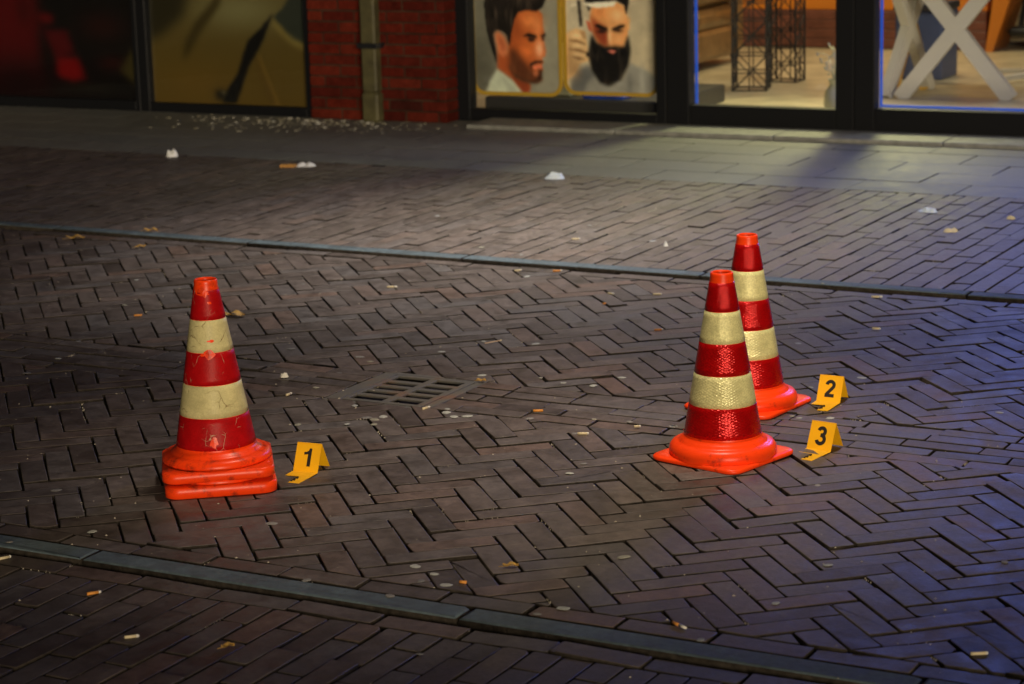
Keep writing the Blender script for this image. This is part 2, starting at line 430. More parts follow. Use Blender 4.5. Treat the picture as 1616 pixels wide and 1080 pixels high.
def sheeting(name, col, worn=False, under=(.88, .075, .008), crack=(.6, .5, .3)):
    """retroreflective sheeting: a cell pattern of tiny prisms; when worn, cracked and with patches gone"""
    m, n, l, b = nt(name)
    tc = n.new('ShaderNodeTexCoord')
    vo = n.new('ShaderNodeTexVoronoi'); vo.inputs['Scale'].default_value = 330; l.new(tc.outputs['Object'], vo.inputs['Vector'])
    nz = n.new('ShaderNodeTexNoise'); nz.inputs['Scale'].default_value = 24; nz.inputs['Detail'].default_value = 7; l.new(tc.outputs['Object'], nz.inputs['Vector'])
    # cell to cell tilt of the prisms
    vm = n.new('ShaderNodeVectorMath'); vm.operation = 'SUBTRACT'; vm.inputs[1].default_value = (.5, .5, .5); l.new(vo.outputs['Color'], vm.inputs[0])
    vsx = n.new('ShaderNodeVectorMath'); vsx.operation = 'SCALE'; vsx.inputs['Scale'].default_value = .08 if worn else .24; l.new(vm.outputs[0], vsx.inputs[0])
    ge = n.new('ShaderNodeNewGeometry'); va = n.new('ShaderNodeVectorMath'); l.new(ge.outputs['Normal'], va.inputs[0]); l.new(vsx.outputs[0], va.inputs[1])
    no = n.new('ShaderNodeVectorMath'); no.operation = 'NORMALIZE'; l.new(va.outputs[0], no.inputs[0])
    hs = n.new('ShaderNodeHueSaturation'); hs.inputs['Color'].default_value = tuple(col) + (1,)
    sx = n.new('ShaderNodeSeparateColor'); l.new(vo.outputs['Color'], sx.inputs[0])
    mr = n.new('ShaderNodeMapRange'); mr.inputs[3].default_value = .84 if not worn else .92; mr.inputs[4].default_value = 1.14 if not worn else 1.06; l.new(sx.outputs[0], mr.inputs[0])
    m2 = n.new('ShaderNodeMapRange'); m2.inputs[1].default_value = .3; m2.inputs[2].default_value = .7; m2.inputs[3].default_value = .82; m2.inputs[4].default_value = 1.12; l.new(nz.outputs['Fac'], m2.inputs[0])
    mm = n.new('ShaderNodeMath'); mm.operation = 'MULTIPLY'; l.new(mr.outputs[0], mm.inputs[0]); l.new(m2.outputs[0], mm.inputs[1]); l.new(mm.outputs[0], hs.inputs['Value'])
    out = hs.outputs[0]
    b.inputs['Roughness'].default_value = .42 if worn else .22; b.inputs['Specular IOR Level'].default_value = .12 if worn else .25
    if not worn: b.inputs['Metallic'].default_value = .32 if col[1] < .1 else .10
    if worn:
        # cracks: borders of stretched large cells, broken up by noise
        mp = n.new('ShaderNodeMapping'); mp.inputs['Scale'].default_value = (1, 1, .8); l.new(tc.outputs['Object'], mp.inputs[0])
        nd = n.new('ShaderNodeVectorMath'); nd.operation = 'SCALE'; nd.inputs['Scale'].default_value = .03; l.new(nz.outputs['Color'], nd.inputs[0])
        ad = n.new('ShaderNodeVectorMath'); l.new(mp.outputs[0], ad.inputs[0]); l.new(nd.outputs[0], ad.inputs[1])
        cr = n.new('ShaderNodeTexVoronoi'); cr.feature = 'DISTANCE_TO_EDGE'; cr.inputs['Scale'].default_value = 26; l.new(ad.outputs[0], cr.inputs['Vector'])
        th = n.new('ShaderNodeMapRange'); th.inputs[1].default_value = .005; th.inputs[2].default_value = .018; th.inputs[3].default_value = 1; th.inputs[4].default_value = 0; l.new(cr.outputs['Distance'], th.inputs[0])
        bk = n.new('ShaderNodeTexNoise'); bk.inputs['Scale'].default_value = 17; l.new(tc.outputs['Object'], bk.inputs['Vector'])
        bt = n.new('ShaderNodeMapRange'); bt.inputs[1].default_value = .53; bt.inputs[2].default_value = .62; l.new(bk.outputs['Fac'], bt.inputs[0])
        cm = n.new('ShaderNodeMath'); cm.operation = 'MULTIPLY'; l.new(th.outputs[0], cm.inputs[0]); l.new(bt.outputs[0], cm.inputs[1])
        mx = n.new('ShaderNodeMix'); mx.data_type = 'RGBA'; l.new(cm.outputs[0], mx.inputs[0]); l.new(out, mx.inputs[6]); mx.inputs[7].default_value = crack + (1,)
        out = mx.outputs[2]
        bp = n.new('ShaderNodeBump'); bp.inputs['Strength'].default_value = .5; bp.inputs['Distance'].default_value = .003
        sb = n.new('ShaderNodeMath'); sb.operation = 'SUBTRACT'; l.new(nz.outputs['Fac'], sb.inputs[0]); l.new(cm.outputs[0], sb.inputs[1])
        l.new(sb.outputs[0], bp.inputs['Height']); l.new(no.outputs[0], bp.inputs['Normal']); l.new(bp.outputs[0], b.inputs['Normal'])
    else:
        sp = n.new('ShaderNodeSeparateXYZ'); l.new(tc.outputs['Object'], sp.inputs[0])
        at = n.new('ShaderNodeMath'); at.operation = 'ARCTAN2'; l.new(sp.outputs[1], at.inputs[0]); l.new(sp.outputs[0], at.inputs[1])
        def wave(src, k):
            m_ = n.new('ShaderNodeMath'); m_.operation = 'MULTIPLY'; m_.inputs[1].default_value = k; l.new(src, m_.inputs[0])
            s_ = n.new('ShaderNodeMath'); s_.operation = 'SINE'; l.new(m_.outputs[0], s_.inputs[0]); return s_.outputs[0]
        w1 = wave(at.outputs[0], 34); w2 = wave(sp.outputs[2], 900)
        ws = n.new('ShaderNodeMath'); ws.operation = 'MULTIPLY'; l.new(w1, ws.inputs[0]); l.new(w2, ws.inputs[1])
        bp = n.new('ShaderNodeBump'); bp.inputs['Strength'].default_value = .32; bp.inputs['Distance'].default_value = .0012
        l.new(ws.outputs[0], bp.inputs['Height']); l.new(no.outputs[0], bp.inputs['Normal']); l.new(bp.outputs[0], b.inputs['Normal'])
    l.new(out, b.inputs['Base Color'])
    return m
M['cone'] = cone_plastic('cone_orange', .2); M['cone_old'] = cone_plastic('cone_orange_old', .55)
M['sh_w'] = sheeting('sheeting_white', (.66, .62, .30)); M['sh_r'] = sheeting('sheeting_red', (.42, .003, .004))
M['sh_wo'] = sheeting('sheeting_white_worn', (.56, .50, .25), True, crack=(.22, .15, .06)); M['sh_ro'] = sheeting('sheeting_red_worn', (.38, .004, .006), True, crack=(.62, .42, .28))
BANDS = [(.066, .144, 'r'), (.144, .224, 'w'), (.224, .3035, 'r'), (.3035, .383, 'w'), (.383, .455, 'r')]
def rad(z): return .0265 + (.48 - z) * .173
def cone(loc, rz, label, old=False, bands=True, sag=0, thick=.012, lean=(0, 0)):
    root = empty('traffic_cone', loc, rz, label, 'traffic cone', 'orange traffic cones with red and white bands')
    root.rotation_euler = (lean[0], lean[1], rz)
    mat = M['cone_old'] if old else M['cone']
    # base: rounded square slab
    b = MB(); h = .137 * KC; cr = .034 * KC; out = []
    for cxs, cys, a0 in ((1, 1, 0), (-1, 1, 90), (-1, -1, 180), (1, -1, 270)):
        for i in range(9):
            a = R(a0 + i * 90 / 8); out.append((cxs * (h - cr) + cr * math.cos(a), cys * (h - cr) + cr * math.sin(a)))
        nx = {0: (-1, 1), 90: (-1, -1), 180: (1, -1), 270: (1, 1)}[a0]
        p0 = np.array(out[-1]); p1 = np.array((nx[0] * (h - cr) + (cr * math.cos(R(a0 + 90))), nx[1] * (h - cr) + cr * math.sin(R(a0 + 90))))
        for i in range(1, 6): out.append(tuple(p0 + (p1 - p0) * i / 6))
    k = len(out); T = thick * KC; v = []; f = []
    for sc_, z in ((.965, .0), (1.0, .003), (1.0, T - .003), (.972, T), (.86, T + .0004)):
        for x, y in out:
            d = max(0, math.hypot(x, y) / h - .9); wob = sag * (.5 + .5 * math.sin(3.1 * math.atan2(y, x) + 1.2))
            v.append((x * sc_, y * sc_, z - wob * d * 1.6 + (sag * .25 if z > 0 else 0)))
    for r in range(4): f += [(r * k + i, r * k + (i + 1) % k, (r + 1) * k + (i + 1) % k, (r + 1) * k + i) for i in range(k)]
    f += [tuple(range(k - 1, -1, -1)), tuple(range(4 * k, 5 * k))]
    b.add(v, f, True); b.build('base', mat, root)
    # body with ring, shoulder and open top
    prof = [(.1345, thick - .003), (.1365, .018), (.1370, .024), (.1350, .033), (.1290, .041), (.1205, .0445), (.1150, .0455), (.1120, .0475), (.1095, .0510), (.1060, .0545), (.1015, .0575), (rad(.062), .062)]
    if thick > .014: prof = [(r, z + (thick - .012) * max(0, 1 - z / .06)) for r, z in prof]
    prof += [(rad(z), z) for z in (.066, .10, .18, .26, .34, .42, .462)]
    prof += [(.0290, .470), (.0288, .4755), (.0272, .4785), (.0252, .479), (.0236, .4775), (.0232, .47), (.034, .40), (.05, .31)]
    q = MB(); q.lathe([(r * KC, z * KC) for r, z in prof], 72); q.build('body', mat, root)
    if bands:
        for z0, z1, c in BANDS:
            e = .0009; s = MB(); st = 6
            pr = [(rad(z0) - .0005, z0 + .0004)] + [(rad(z0 + (z1 - z0) * i / st) + e, z0 + .0006 + (z1 - z0 - .0012) * i / st) for i in range(st + 1)] + [(rad(z1) - .0005, z1 - .0004)]
            s.lathe([(r * KC, z * KC) for r, z in pr], 72)
            s.build('reflective_band', M['sh_' + c + ('o' if old else '')], root)
    return root
cone((.5454, 5.7646, 0), R(45 + 3), 'clean traffic cone standing nearest to the number 3 marker, in front of its twin')
cone((.668, 6.299, 0), R(45 + 9), 'clean traffic cone standing behind another cone, beside the number 2 marker')
cone((-.764, 5.652, 0), R(10), 'orange base of the lower cone, under the scratched cone beside marker 1', old=True, bands=False, thick=.030)
up = cone((-.7655, 5.652, .041), R(8), 'scratched traffic cone with torn bands stacked on another, beside marker 1', old=True, sag=.004, thick=.025, lean=(0, R(-.5)))
# torn spots on the scratched cone where its orange shell shows through: thin flakes of shell
def torn(zc, ang, w, h, name='torn_patch'):
    b = MB(); k = 14; v = [];
    for i in range(k):
        a = 2 * math.pi * i / k; rr = random.uniform(.6, 1.15)
        du, dz = w * rr * math.cos(a), h * rr * math.sin(a); z = zc + dz; r = rad(z) + .0016; th = ang + du / r
        v.append((r * KC * math.cos(th), r * KC * math.sin(th), z * KC))
    r = rad(zc) + .0022; v.append((r * KC * math.cos(ang), r * KC * math.sin(ang), zc * KC))
    b.add(v, [(i, (i + 1) % k, k) for i in range(k)]); b.build(name, M['cone_old'], up)
FA = R(-90 - 8 - 8)
for zc, da, w, h in ((.3005, 14, .017, .012), (.333, 20, .010, .0035), (.088, 13, .012, .015), (.449, 0, .019, .009), (.454, -22, .012, .006), (.445, 10, .006, .008), (.300, -2, .01, .0035), (.425, 24, .006, .004)):
    torn(zc, FA + R(da), w, h)

# ------------------------------------------------------------------ numbered markers
def marker(ch, loc, ang, label):
    """folded sheet: front panel, back leaf, ruler foot with a notch; origin at the front-left fold on the ground"""
    root = empty('evidence_marker', loc, ang, label, 'evidence marker', 'folded yellow number markers')
    w, d, hh, th = .0715, .070, .0700, .0012
    z0 = .0022
    def sheet(name, poly2, ax):
        b = MB(); k = len(poly2); top = []; bot = []
        for p in poly2:
            P, n = ax(*p); top.append(P); bot.append(tuple(np.array(P) - np.array(n) * th))
        b.add(top + bot, [tuple(range(k)), tuple(range(2 * k - 1, k - 1, -1))] + [(i, k + i, k + (i + 1) % k, (i + 1) % k) for i in range(k)])
        return b.build(name, M['yellow'], root)
    ay = d * .47                                                  # apex
    L1 = math.hypot(ay, hh); n1 = (0, -hh / L1, ay / L1)
    f1 = lambda u, v: ((u, ay * v, z0 + hh * v), n1)
    sheet('front_panel', [(0, 0), (w, 0), (w, 1), (0, 1)], f1)
    L2 = math.hypot(d - ay, hh); n2 = (0, hh / L2, (d - ay) / L2)
    sheet('back_panel', [(0, 1), (w, 1), (w, 0), (0, 0)], lambda u, v: ((u, ay + (d - ay) * (1 - v), z0 + hh * v), n2))
    ft = sheet('ruler_foot', [(0, 0), (0, -.042), (.040, -.044), (.040, -.103), (w, -.103), (w, 0)][::-1], lambda u, v: ((u, v, z0 + .0004 + (-v) * .008), (0, 0, 1)))
    tk = MB()
    for i in range(5): tk.box(.0415, .0415 + (.008 if i % 2 else .005), -.056 - i * .009, -.0548 - i * .009, 0, .0016 + .0045 + .008 * .06, 0)
    tk.build('ruler_print', M['numeral'], ft)
    if ch == '1':
        P1 = [(.0005, -.024), (.0105, -.024), (.0105, .024), (.0035, .024), (.0015, .018), (-.0045, .0145), (-.011, .0135), (-.011, .0065), (-.004, .0075), (.0005, .009)]
        me = mesh('numeral', [(x, y, 0) for x, y in P1], [tuple(range(len(P1)))])
    else:
        arc = lambda cx_, cy_, r_, a0, a1, k=16: [(cx_ + r_ * math.cos(R(a0 + (a1 - a0) * i / k)), cy_ + r_ * math.sin(R(a0 + (a1 - a0) * i / k))) for i in range(k + 1)]
        strokes = [arc(0, .0100, .0105, 175, -42) + [(-.0105, -.0195)], [(-.0138, -.0205), (.0140, -.0205)]] if ch == '2' else [arc(-.0005, .0112, .0095, 165, -80) , arc(-.0005, -.0100, .0112, 80, -168), [(-.003, .0015), (.002, .0015)]]
        mb = MB(); hw = .0049
        for zi, st_ in enumerate(strokes):
            P = np.array(st_); D = np.gradient(P, axis=0); D /= np.linalg.norm(D, axis=1)[:, None]; Q = np.stack([-D[:, 1], D[:, 0]], 1) * hw; k = len(P); zz = zi * .00005
            mb.add([(*p, zz) for p in P + Q] + [(*p, zz) for p in P - Q], [(i, k + i, k + i + 1, i + 1) for i in range(k - 1)])
        me = mesh('numeral', mb.v, mb.f)
    o = link('numeral', me, M['numeral'], root)
    o.matrix_local = Matrix(((1, 0, 0, w * .5), (0, ay / L1, n1[1], ay * .50 + n1[1] * .0004), (0, hh / L1, n1[2], z0 + hh * .50 + n1[2] * .0004), (0, 0, 0, 1)))
    return root
marker('1', (-.5807, 5.730, 0), R(-23), 'yellow marker with number 1 standing beside the scratched stacked cone')
marker('2', (.8653, 6.3141, 0), R(-28), 'yellow marker with number 2 standing beside the farther clean cone')
marker('3', (.7705, 5.8105, 0), R(-36), 'yellow marker with number 3 standing beside the nearer clean cone')

# ------------------------------------------------------------------ shop fronts (t along the front, m into the shop, z up)
ZB = Z_FAR
NR, NL, NP = 11.36, 11.25, 11.22            # planes of the right windows, left windows and the brick pier
FRONT_H = 2.75
def froot(name, t, m, label, cat, z=0, group=None): return empty(name, shop(t, m, z), PH, label, cat, group)
M['frame'] = plain('frame_anthracite', (.006, .0065, .008), .5, spec=.2, bump=.06, bscale=300)
M['olive'] = plain('pipe_olive_paint', (.058, .052, .020), .65, noise=.4, nscale=14, bump=.15)
M['mortar'] = plain('mortar', (.040, .022, .014), .95, noise=.55, nscale=9, bump=.4, spec=.1)
M['clay'] = brick_mat('clay_brick', [(0, (.046, .006, .004)), (.3, (.085, .010, .005)), (.55, (.060, .008, .005)), (.8, (.100, .014, .007)), (1, (.026, .006, .005))], False, (.75, .9), .35, .3, spec=.08, dirt=(.07, .02, .012))
M['clay_s'] = brick_mat('clay_brick_field', [(0, (.060, .009, .006)), (.5, (.095, .013, .007)), (1, (.040, .008, .006))], True, (.75, .9), .35, .3, spec=.2, dirt=(.11, .04, .025))
def glass_mat():
    m, n, l, b = nt('window_glass'); n.remove(b)
    tr = n.new('ShaderNodeBsdfTransparent'); tr.inputs[0].default_value = (.93, .95, .95, 1)
    gl = n.new('ShaderNodeBsdfGlossy'); gl.inputs['Roughness'].default_value = .02
    lw_ = n.new('ShaderNodeLayerWeight'); pw = n.new('ShaderNodeMath'); pw.operation = 'POWER'; pw.inputs[1].default_value = 5; l.new(lw_.outputs['Facing'], pw.inputs[0])
    ma = n.new('ShaderNodeMath'); ma.operation = 'MULTIPLY_ADD'; ma.inputs[1].default_value = .92; ma.inputs[2].default_value = .04; l.new(pw.outputs[0], ma.inputs[0])
    mx = n.new('ShaderNodeMixShader'); l.new(ma.outputs[0], mx.inputs[0]); l.new(tr.outputs[0], mx.inputs[1]); l.new(gl.outputs[0], mx.inputs[2])
    l.new(mx.outputs[0], n['Material Output'].inputs[0]); return m
M['glass'] = glass_mat()
LED = plain('led_blue', (.02, .06, .5), .5, emit=(.0, .15, .8), estr=.34)

# brick pier with drainpipe
def pier():
    t0, t1, dep = -7.06, -6.165, .16
    root = froot('brick_pier', t0, NP, 'dark red brick pier between the two shop windows', 'brick pier', ZB)
    Wp = t1 - t0; c = MB(); c.box(.006, Wp - .006, .006, dep + .05, 0, FRONT_H - .001); c.build('mortar_core', M['mortar'], root)
    ch, L, j = .0625, .212, .010
    lim = 20; fld = MB(); V6 = {}
    def unit(key, x0, x1, y0, y1, z0, z1):
        if key not in V6:
            V6[key] = []
            for _ in range(4):
                b = MB(); hx, hy, hz = (x1 - x0) / 2, (y1 - y0) / 2, (z1 - z0) / 2
                b.box(-hx, hx, -hy, hy, -hz, hz, .0035); b.v = [tuple(np.array(q) + rng.normal(0, .0007, 3)) for q in b.v]
                V6[key].append(mesh('brick', b.v, b.f)); V6[key][-1].materials.append(M['clay'])
        o = link('brick', random.choice(V6[key]), None, root); o.location = ((x0 + x1) / 2, (y0 + y1) / 2 + random.gauss(0, .0012), (z0 + z1) / 2)
    r = 0; z = .004
    while z + ch - j < FRONT_H:
        z1 = z + ch - j; x = -(L / 2 if r % 2 else 0)
        while x < Wp - .02:
            a, b = max(x, 0), min(x + L - j, Wp); x += L
            if b - a < .03: continue
            last = b >= Wp - 1e-6; d0 = dep if last else .09
            key = (round(b - a, 3), d0)
            if r < lim: unit(key, a, b, 0, d0, z, z1)
            else: fld.box(a, b, 0, d0, z, z1, .0035)
        r += 1; z += ch
    o = fld.build('brick_field', M['clay_s'], root); o['kind'] = 'stuff'
    pr = froot('drainpipe', -6.672, NP, 'olive painted square drainpipe standing against the brick pier', 'drainpipe', ZB)
    p = MB(); p.box(.004, .100, -.075, -.004, .17, FRONT_H, .010); p.build('pipe', M['olive'], pr)
    p = MB(); p.box(0, .106, -.082, -.003, 0, .17, .012); p.build('shoe', M['olive'], pr)
    for zz in (.42, 1.4):
        p = MB(); p.box(-.016, -.001, -.05, -.001, zz, zz + .03, .002); p.box(.105, .12, -.05, -.001, zz, zz + .03, .002); p.box(-.016, .12, -.083, -.0765, zz, zz + .03, .002); p.build('bracket', M['paint_black'], pr)
pier()

def window(name, t0, t1, m, z0, label, jl, jr, zb, depth=.09, top=2.5, cat='shop window', led=(), tops=.09):
    """frame with jambs jl/jr wide, a bottom rail zb high, glass"""
    root = froot(name, t0, m, label, cat, z0); w = t1 - t0
    def part(nm, *a):
        b = MB(); b.box(*a, .004); return b.build(nm, M['frame'], root)
    part('jamb', 0, jl, 0, depth, 0, top); part('jamb', w - jr, w, 0, depth, 0, top)
    part('bottom_rail', jl + .0005, w - jr - .0005, .004, depth - .004, 0, zb); part('top_rail', jl + .0005, w - jr - .0005, .004, depth - .004, top - tops, top)
    b = MB(); b.box(jl + .006, w - jr - .006, depth * .42, depth * .42 + .008, zb - .003, top - tops + .003); b.build('glass', M['glass'], root)
    for k in led:
        b = MB()
        if k == 'l': b.box(jl + .001, jl + .013, depth + .002, depth + .014, zb, top - tops)
        if k == 'r': b.box(w - jr - .013, w - jr - .001, depth + .002, depth + .014, zb, top - tops)
        if k == 'b': b.box(jl + .015, w - jr - .015, depth + .002, depth + .014, zb + .001, zb + .013)
        if k == 't': b.box(jl + .015, w - jr - .015, depth + .002, depth + .014, top - tops - .014, top - tops - .002)
        b.build('light_strip', LED, root)
        if k == 't':
            li = bpy.data.lights.new('strip_light', 'AREA'); li.shape = 'RECTANGLE'; li.size = .8; li.size_y = .012; li.energy = 72; li.color = (.08, .18, 1.0)
            o = bpy.data.objects.new('strip_light', li); C.objects.link(o); o.parent = root; o.location = (w - jr - .42, depth - .004, top - tops - .008); o.rotation_euler = (R(-50), 0, 0)
    return root
window('shop_window', -6.215, -4.885, NR, ZB, 'black framed shop window with two portrait boards behind its glass', .125, .055, .068)
window('shop_door', -4.882, -3.822, NR, ZB, 'black framed glass door showing lattice stands inside the shop', .132, .100, .128, cat='shop door', led=('l',))
window('shop_window', -3.819, -1.9, NR, ZB, 'black framed glass front with a white crossed-leg table behind it', .108, .1, .138, led=('l', 'b', 't'))
window('shop_window', -11.2, -8.295, NL, ZB, 'dark framed window with a red and black print, leftmost in the facade', .06, .035, .06)
window('shop_window', -8.293, -7.065, NL, ZB, 'dark framed window with a beige cloth print, left of the brick pier', .068, .045, .055)
# fascia, upper walls, return walls of the shop
fas = froot('shop_fascia', -11.2, NL, 'dark fascia board running above the shop fronts', 'fascia', ZB)
b = MB(); b.box(0, 9.3, -.05, .35, 2.76, 3.5, .01); b.build('board', M['frame'], fas)
b = MB(); b.box(0, 4.13, .0, .2, 2.502, 2.758, .004); b.build('lintel', M['frame'], fas); b = MB(); b.box(4.99, 9.3, .12, .3, 2.502, 2.758, .004); b.build('lintel', M['frame'], fas)
up_w = froot('upper_wall', -11.2, NL + .02, 'plain brick wall above the shop fascia', 'wall', ZB)
b = MB(); b.box(0, 9.3, 0, .3, 3.502, 6.0); b.build('wall_face', M['clay_s'], up_w)
# door step
th_ = froot('door_step', -5.95, 0, 'low stone step along the foot of the shop door and windows', 'step', ZB)
st = plain('step_stone', (.20, .205, .19), .6, noise=.25, nscale=20, bump=.2)
for i in range(5):
    b = MB(); b.box(i * .9 + .002, i * .9 + .898, 11.04, NR - .002, 0, .024, .006); b.build('stone', st, th_)

# ------------------------------------------------------------------ printed boards: flat prints as coloured grids
def paint(x0, x1, y0, y1, step, ops, base, grain=0):
    nx, ny = int((x1 - x0) / step) + 1, int((y1 - y0) / step) + 1
    X, Y = np.meshgrid(np.linspace(x0, x1, nx), np.linspace(y0, y1, ny))
    img = np.empty((ny, nx, 3))
    img[:] = base(X, Y) if callable(base) else base
    def blur(a, r):
        r = max(int(round(r)), 0)
        if r == 0: return a
        k = np.exp(-.5 * (np.arange(-2 * r, 2 * r + 1) / max(r, .5)) ** 2); k /= k.sum()
        p = np.pad(a, ((2 * r, 2 * r), (0, 0)), 'edge'); a = sum(k[i] * p[i:i + a.shape[0]] for i in range(len(k)))
        p = np.pad(a, ((0, 0), (2 * r, 2 * r)), 'edge'); return sum(k[i] * p[:, i:i + a.shape[1]] for i in range(len(k)))
    for kind, pts, col, soft, al in ops:
        col = np.array(col, float)
        if kind == 'p':
            ins = np.zeros(X.shape, bool); k = len(pts)
            for i in range(k):
                (ax, ay), (bx, by) = pts[i], pts[(i + 1) % k]
                if ay == by: continue
                c = ((ay > Y) != (by > Y)) & (X < (bx - ax) * (Y - ay) / (by - ay) + ax); ins ^= c
            a = blur(ins.astype(float), soft / step)
        else:
            cx_, cy_, rx, ry = pts; a = np.exp(-(((X - cx_) / rx) ** 2 + ((Y - cy_) / ry) ** 2))
        a = (a * al)[..., None]; img = img * (1 - a) + col * a
    if grain:
        def vn(sx, sy):
            gx, gy = max(2, int((x1 - x0) / sx)), max(2, int((y1 - y0) / sy)); G = rng.random((gy + 2, gx + 2)); u = (X - x0) / (x1 - x0) * gx; v = (Y - y0) / (y1 - y0) * gy
            i, j = u.astype(int), v.astype(int); fu, fv = u - i, v - j; fu = fu * fu * (3 - 2 * fu); fv = fv * fv * (3 - 2 * fv)
            return (G[j, i] * (1 - fu) + G[j, i + 1] * fu) * (1 - fv) + (G[j + 1, i] * (1 - fu) + G[j + 1, i + 1] * fu) * fv
        lum = img.mean(-1, keepdims=True); dark = np.clip((70 - lum) / 50, 0, 1)
        strands = (vn(14, 60) + vn(30, 90))[..., None] - 1
        soft = (vn(90, 90) + .6 * vn(40, 40) + .4 * vn(18, 18))[..., None] - 1
        img = img * (1 + grain * soft * (1 - dark)) + dark * np.clip(strands, 0, 1) * 46 * np.array([1, .85, .72])
    return img.clip(2, 250)
def print_mesh(name, img, w, z0, z1, mat, parent, y=0.0):
    """a flat print standing in the x-z plane, row 0 at the top"""
    ny, nx = img.shape[:2]
    v = [(w * i / (nx - 1), y, z1 + (z0 - z1) * j / (ny - 1)) for j in range(ny) for i in range(nx)]
    f = [(j * nx + i, (j + 1) * nx + i, (j + 1) * nx + i + 1, j * nx + i + 1) for j in range(ny - 1) for i in range(nx - 1)]
    me = mesh(name, v, f); ca = me.color_attributes.new('print', 'FLOAT_COLOR', 'POINT')
    lin = np.where(img > 10, ((img / 255 + .055) / 1.055).clip(0) ** 2.4, img / 255 / 12.92)
    ca.data.foreach_set('color', np.concatenate([lin, np.ones(lin.shape[:2] + (1,))], -1).astype(np.float32).ravel())
    return link(name, me, mat, parent)
def print_mat(name, gain=1.0, rough=.45):
    m, n, l, b = nt(name); a = n.new('ShaderNodeAttribute'); a.attribute_name = 'print'
    x = n.new('ShaderNodeVectorMath'); x.operation = 'SCALE'; x.inputs['Scale'].default_value = gain; l.new(a.outputs['Color'], x.inputs[0])
    l.new(x.outputs[0], b.inputs['Base Color']); b.inputs['Roughness'].default_value = rough; return m
M['print'] = print_mat('portrait_print', 2.0); M['print_d'] = print_mat('window_print', 1.1)
man1 = [
 ('g', (640, 300, 260, 500), (140, 134, 118), 0, .8), ('g', (130, 520, 170, 300), (62, 60, 50), 0, .6),
 ('p', [(190, 700), (230, 610), (290, 525), (400, 600), (500, 705)], (172, 176, 156), 8, 1), ('p', [(300, 560), (400, 640), (470, 705), (380, 705)], (140, 142, 128), 10, .6),
 ('p', [(285, 480), (300, 330), (380, 430), (420, 580), (520, 615), (540, 640), (525, 680), (490, 700), (400, 600), (290, 530)], (150, 70, 34), 8, 1),
 ('p', [(400, 580), (520, 620), (530, 680), (490, 695), (430, 630)], (120, 50, 26), 10, .8),
 ('p', [(415, 200), (450, 145), (520, 125), (600, 128), (638, 160), (636, 230), (650, 290), (642, 330), (658, 410), (650, 442), (625, 450), (637, 480), (622, 500), (632, 530), (615, 560), (622, 600), (580, 620), (500, 610), (420, 580), (380, 520), (368, 440), (378, 350), (395, 280)], (168, 82, 38), 6, 1),
 ('g', (545, 205, 80, 55), (214, 124, 66), 0, .9), ('g', (520, 395, 55, 45), (204, 106, 50), 0, .8), ('g', (440, 260, 50, 80), (128, 58, 26), 0, .6), ('g', (610, 390, 34, 60), (240, 178, 140), 0, .8), ('g', (600, 250, 34, 70), (226, 140, 84), 0, .6),
 ('g', (410, 330, 40, 120), (150, 70, 32), 0, .7),
 ('p', [(372, 400), (420, 390), (470, 450), (540, 520), (600, 560), (612, 612), (500, 610), (420, 580), (380, 520)], (66, 34, 18), 20, .88),
 ('p', [(380, 490), (410, 555), (480, 592), (560, 606), (590, 580), (600, 520), (626, 530), (620, 600), (585, 622), (500, 614), (420, 584), (384, 530)], (34, 20, 12), 9, .95),
 ('p', [(530, 490), (580, 468), (630, 468), (632, 482), (590, 486), (560, 500), (545, 530)], (40, 22, 14), 6, .95),
 ('p', [(548, 506), (600, 496), (628, 500), (624, 522), (570, 530)], (196, 104, 74), 6, 1), ('p', [(560, 540), (600, 536), (600, 570), (560, 575)], (190, 110, 76), 8, .7),
 ('p', [(486, 308), (530, 286), (585, 300), (592, 318), (530, 312)], (22, 14, 10), 5, 1), ('p', [(515, 318), (575, 314), (580, 340), (535, 345)], (40, 24, 18), 7, .9), ('p', [(618, 300), (655, 286), (656, 304), (630, 318)], (22, 14, 10), 5, .95), ('p', [(625, 316), (648, 312), (646, 334), (630, 336)], (40, 24, 18), 6, .8),
 ('p', [(205, 200), (198, 90), (225, 20), (280, -60), (420, -110), (560, -80), (645, -10), (664, 60), (640, 112), (590, 142), (520, 132), (455, 148), (425, 200), (400, 290), (384, 380), (362, 300), (330, 275), (290, 268), (262, 300), (282, 420), (280, 490), (246, 400), (215, 280)], (18, 14, 12), 7, 1),
 ('g', (480, 60, 110, 45), (54, 44, 38), 0, .6), ('g', (580, 40, 50, 40), (48, 38, 32), 0, .5), ('g', (320, 90, 60, 120), (34, 28, 25), 0, .6),
 ('p', [(268, 292), (300, 274), (345, 308), (376, 370), (372, 430), (335, 452), (298, 425), (280, 350)], (182, 104, 66), 8, 1), ('p', [(296, 310), (330, 330), (350, 380), (330, 420), (310, 370)], (150, 72, 44), 8, .8)]
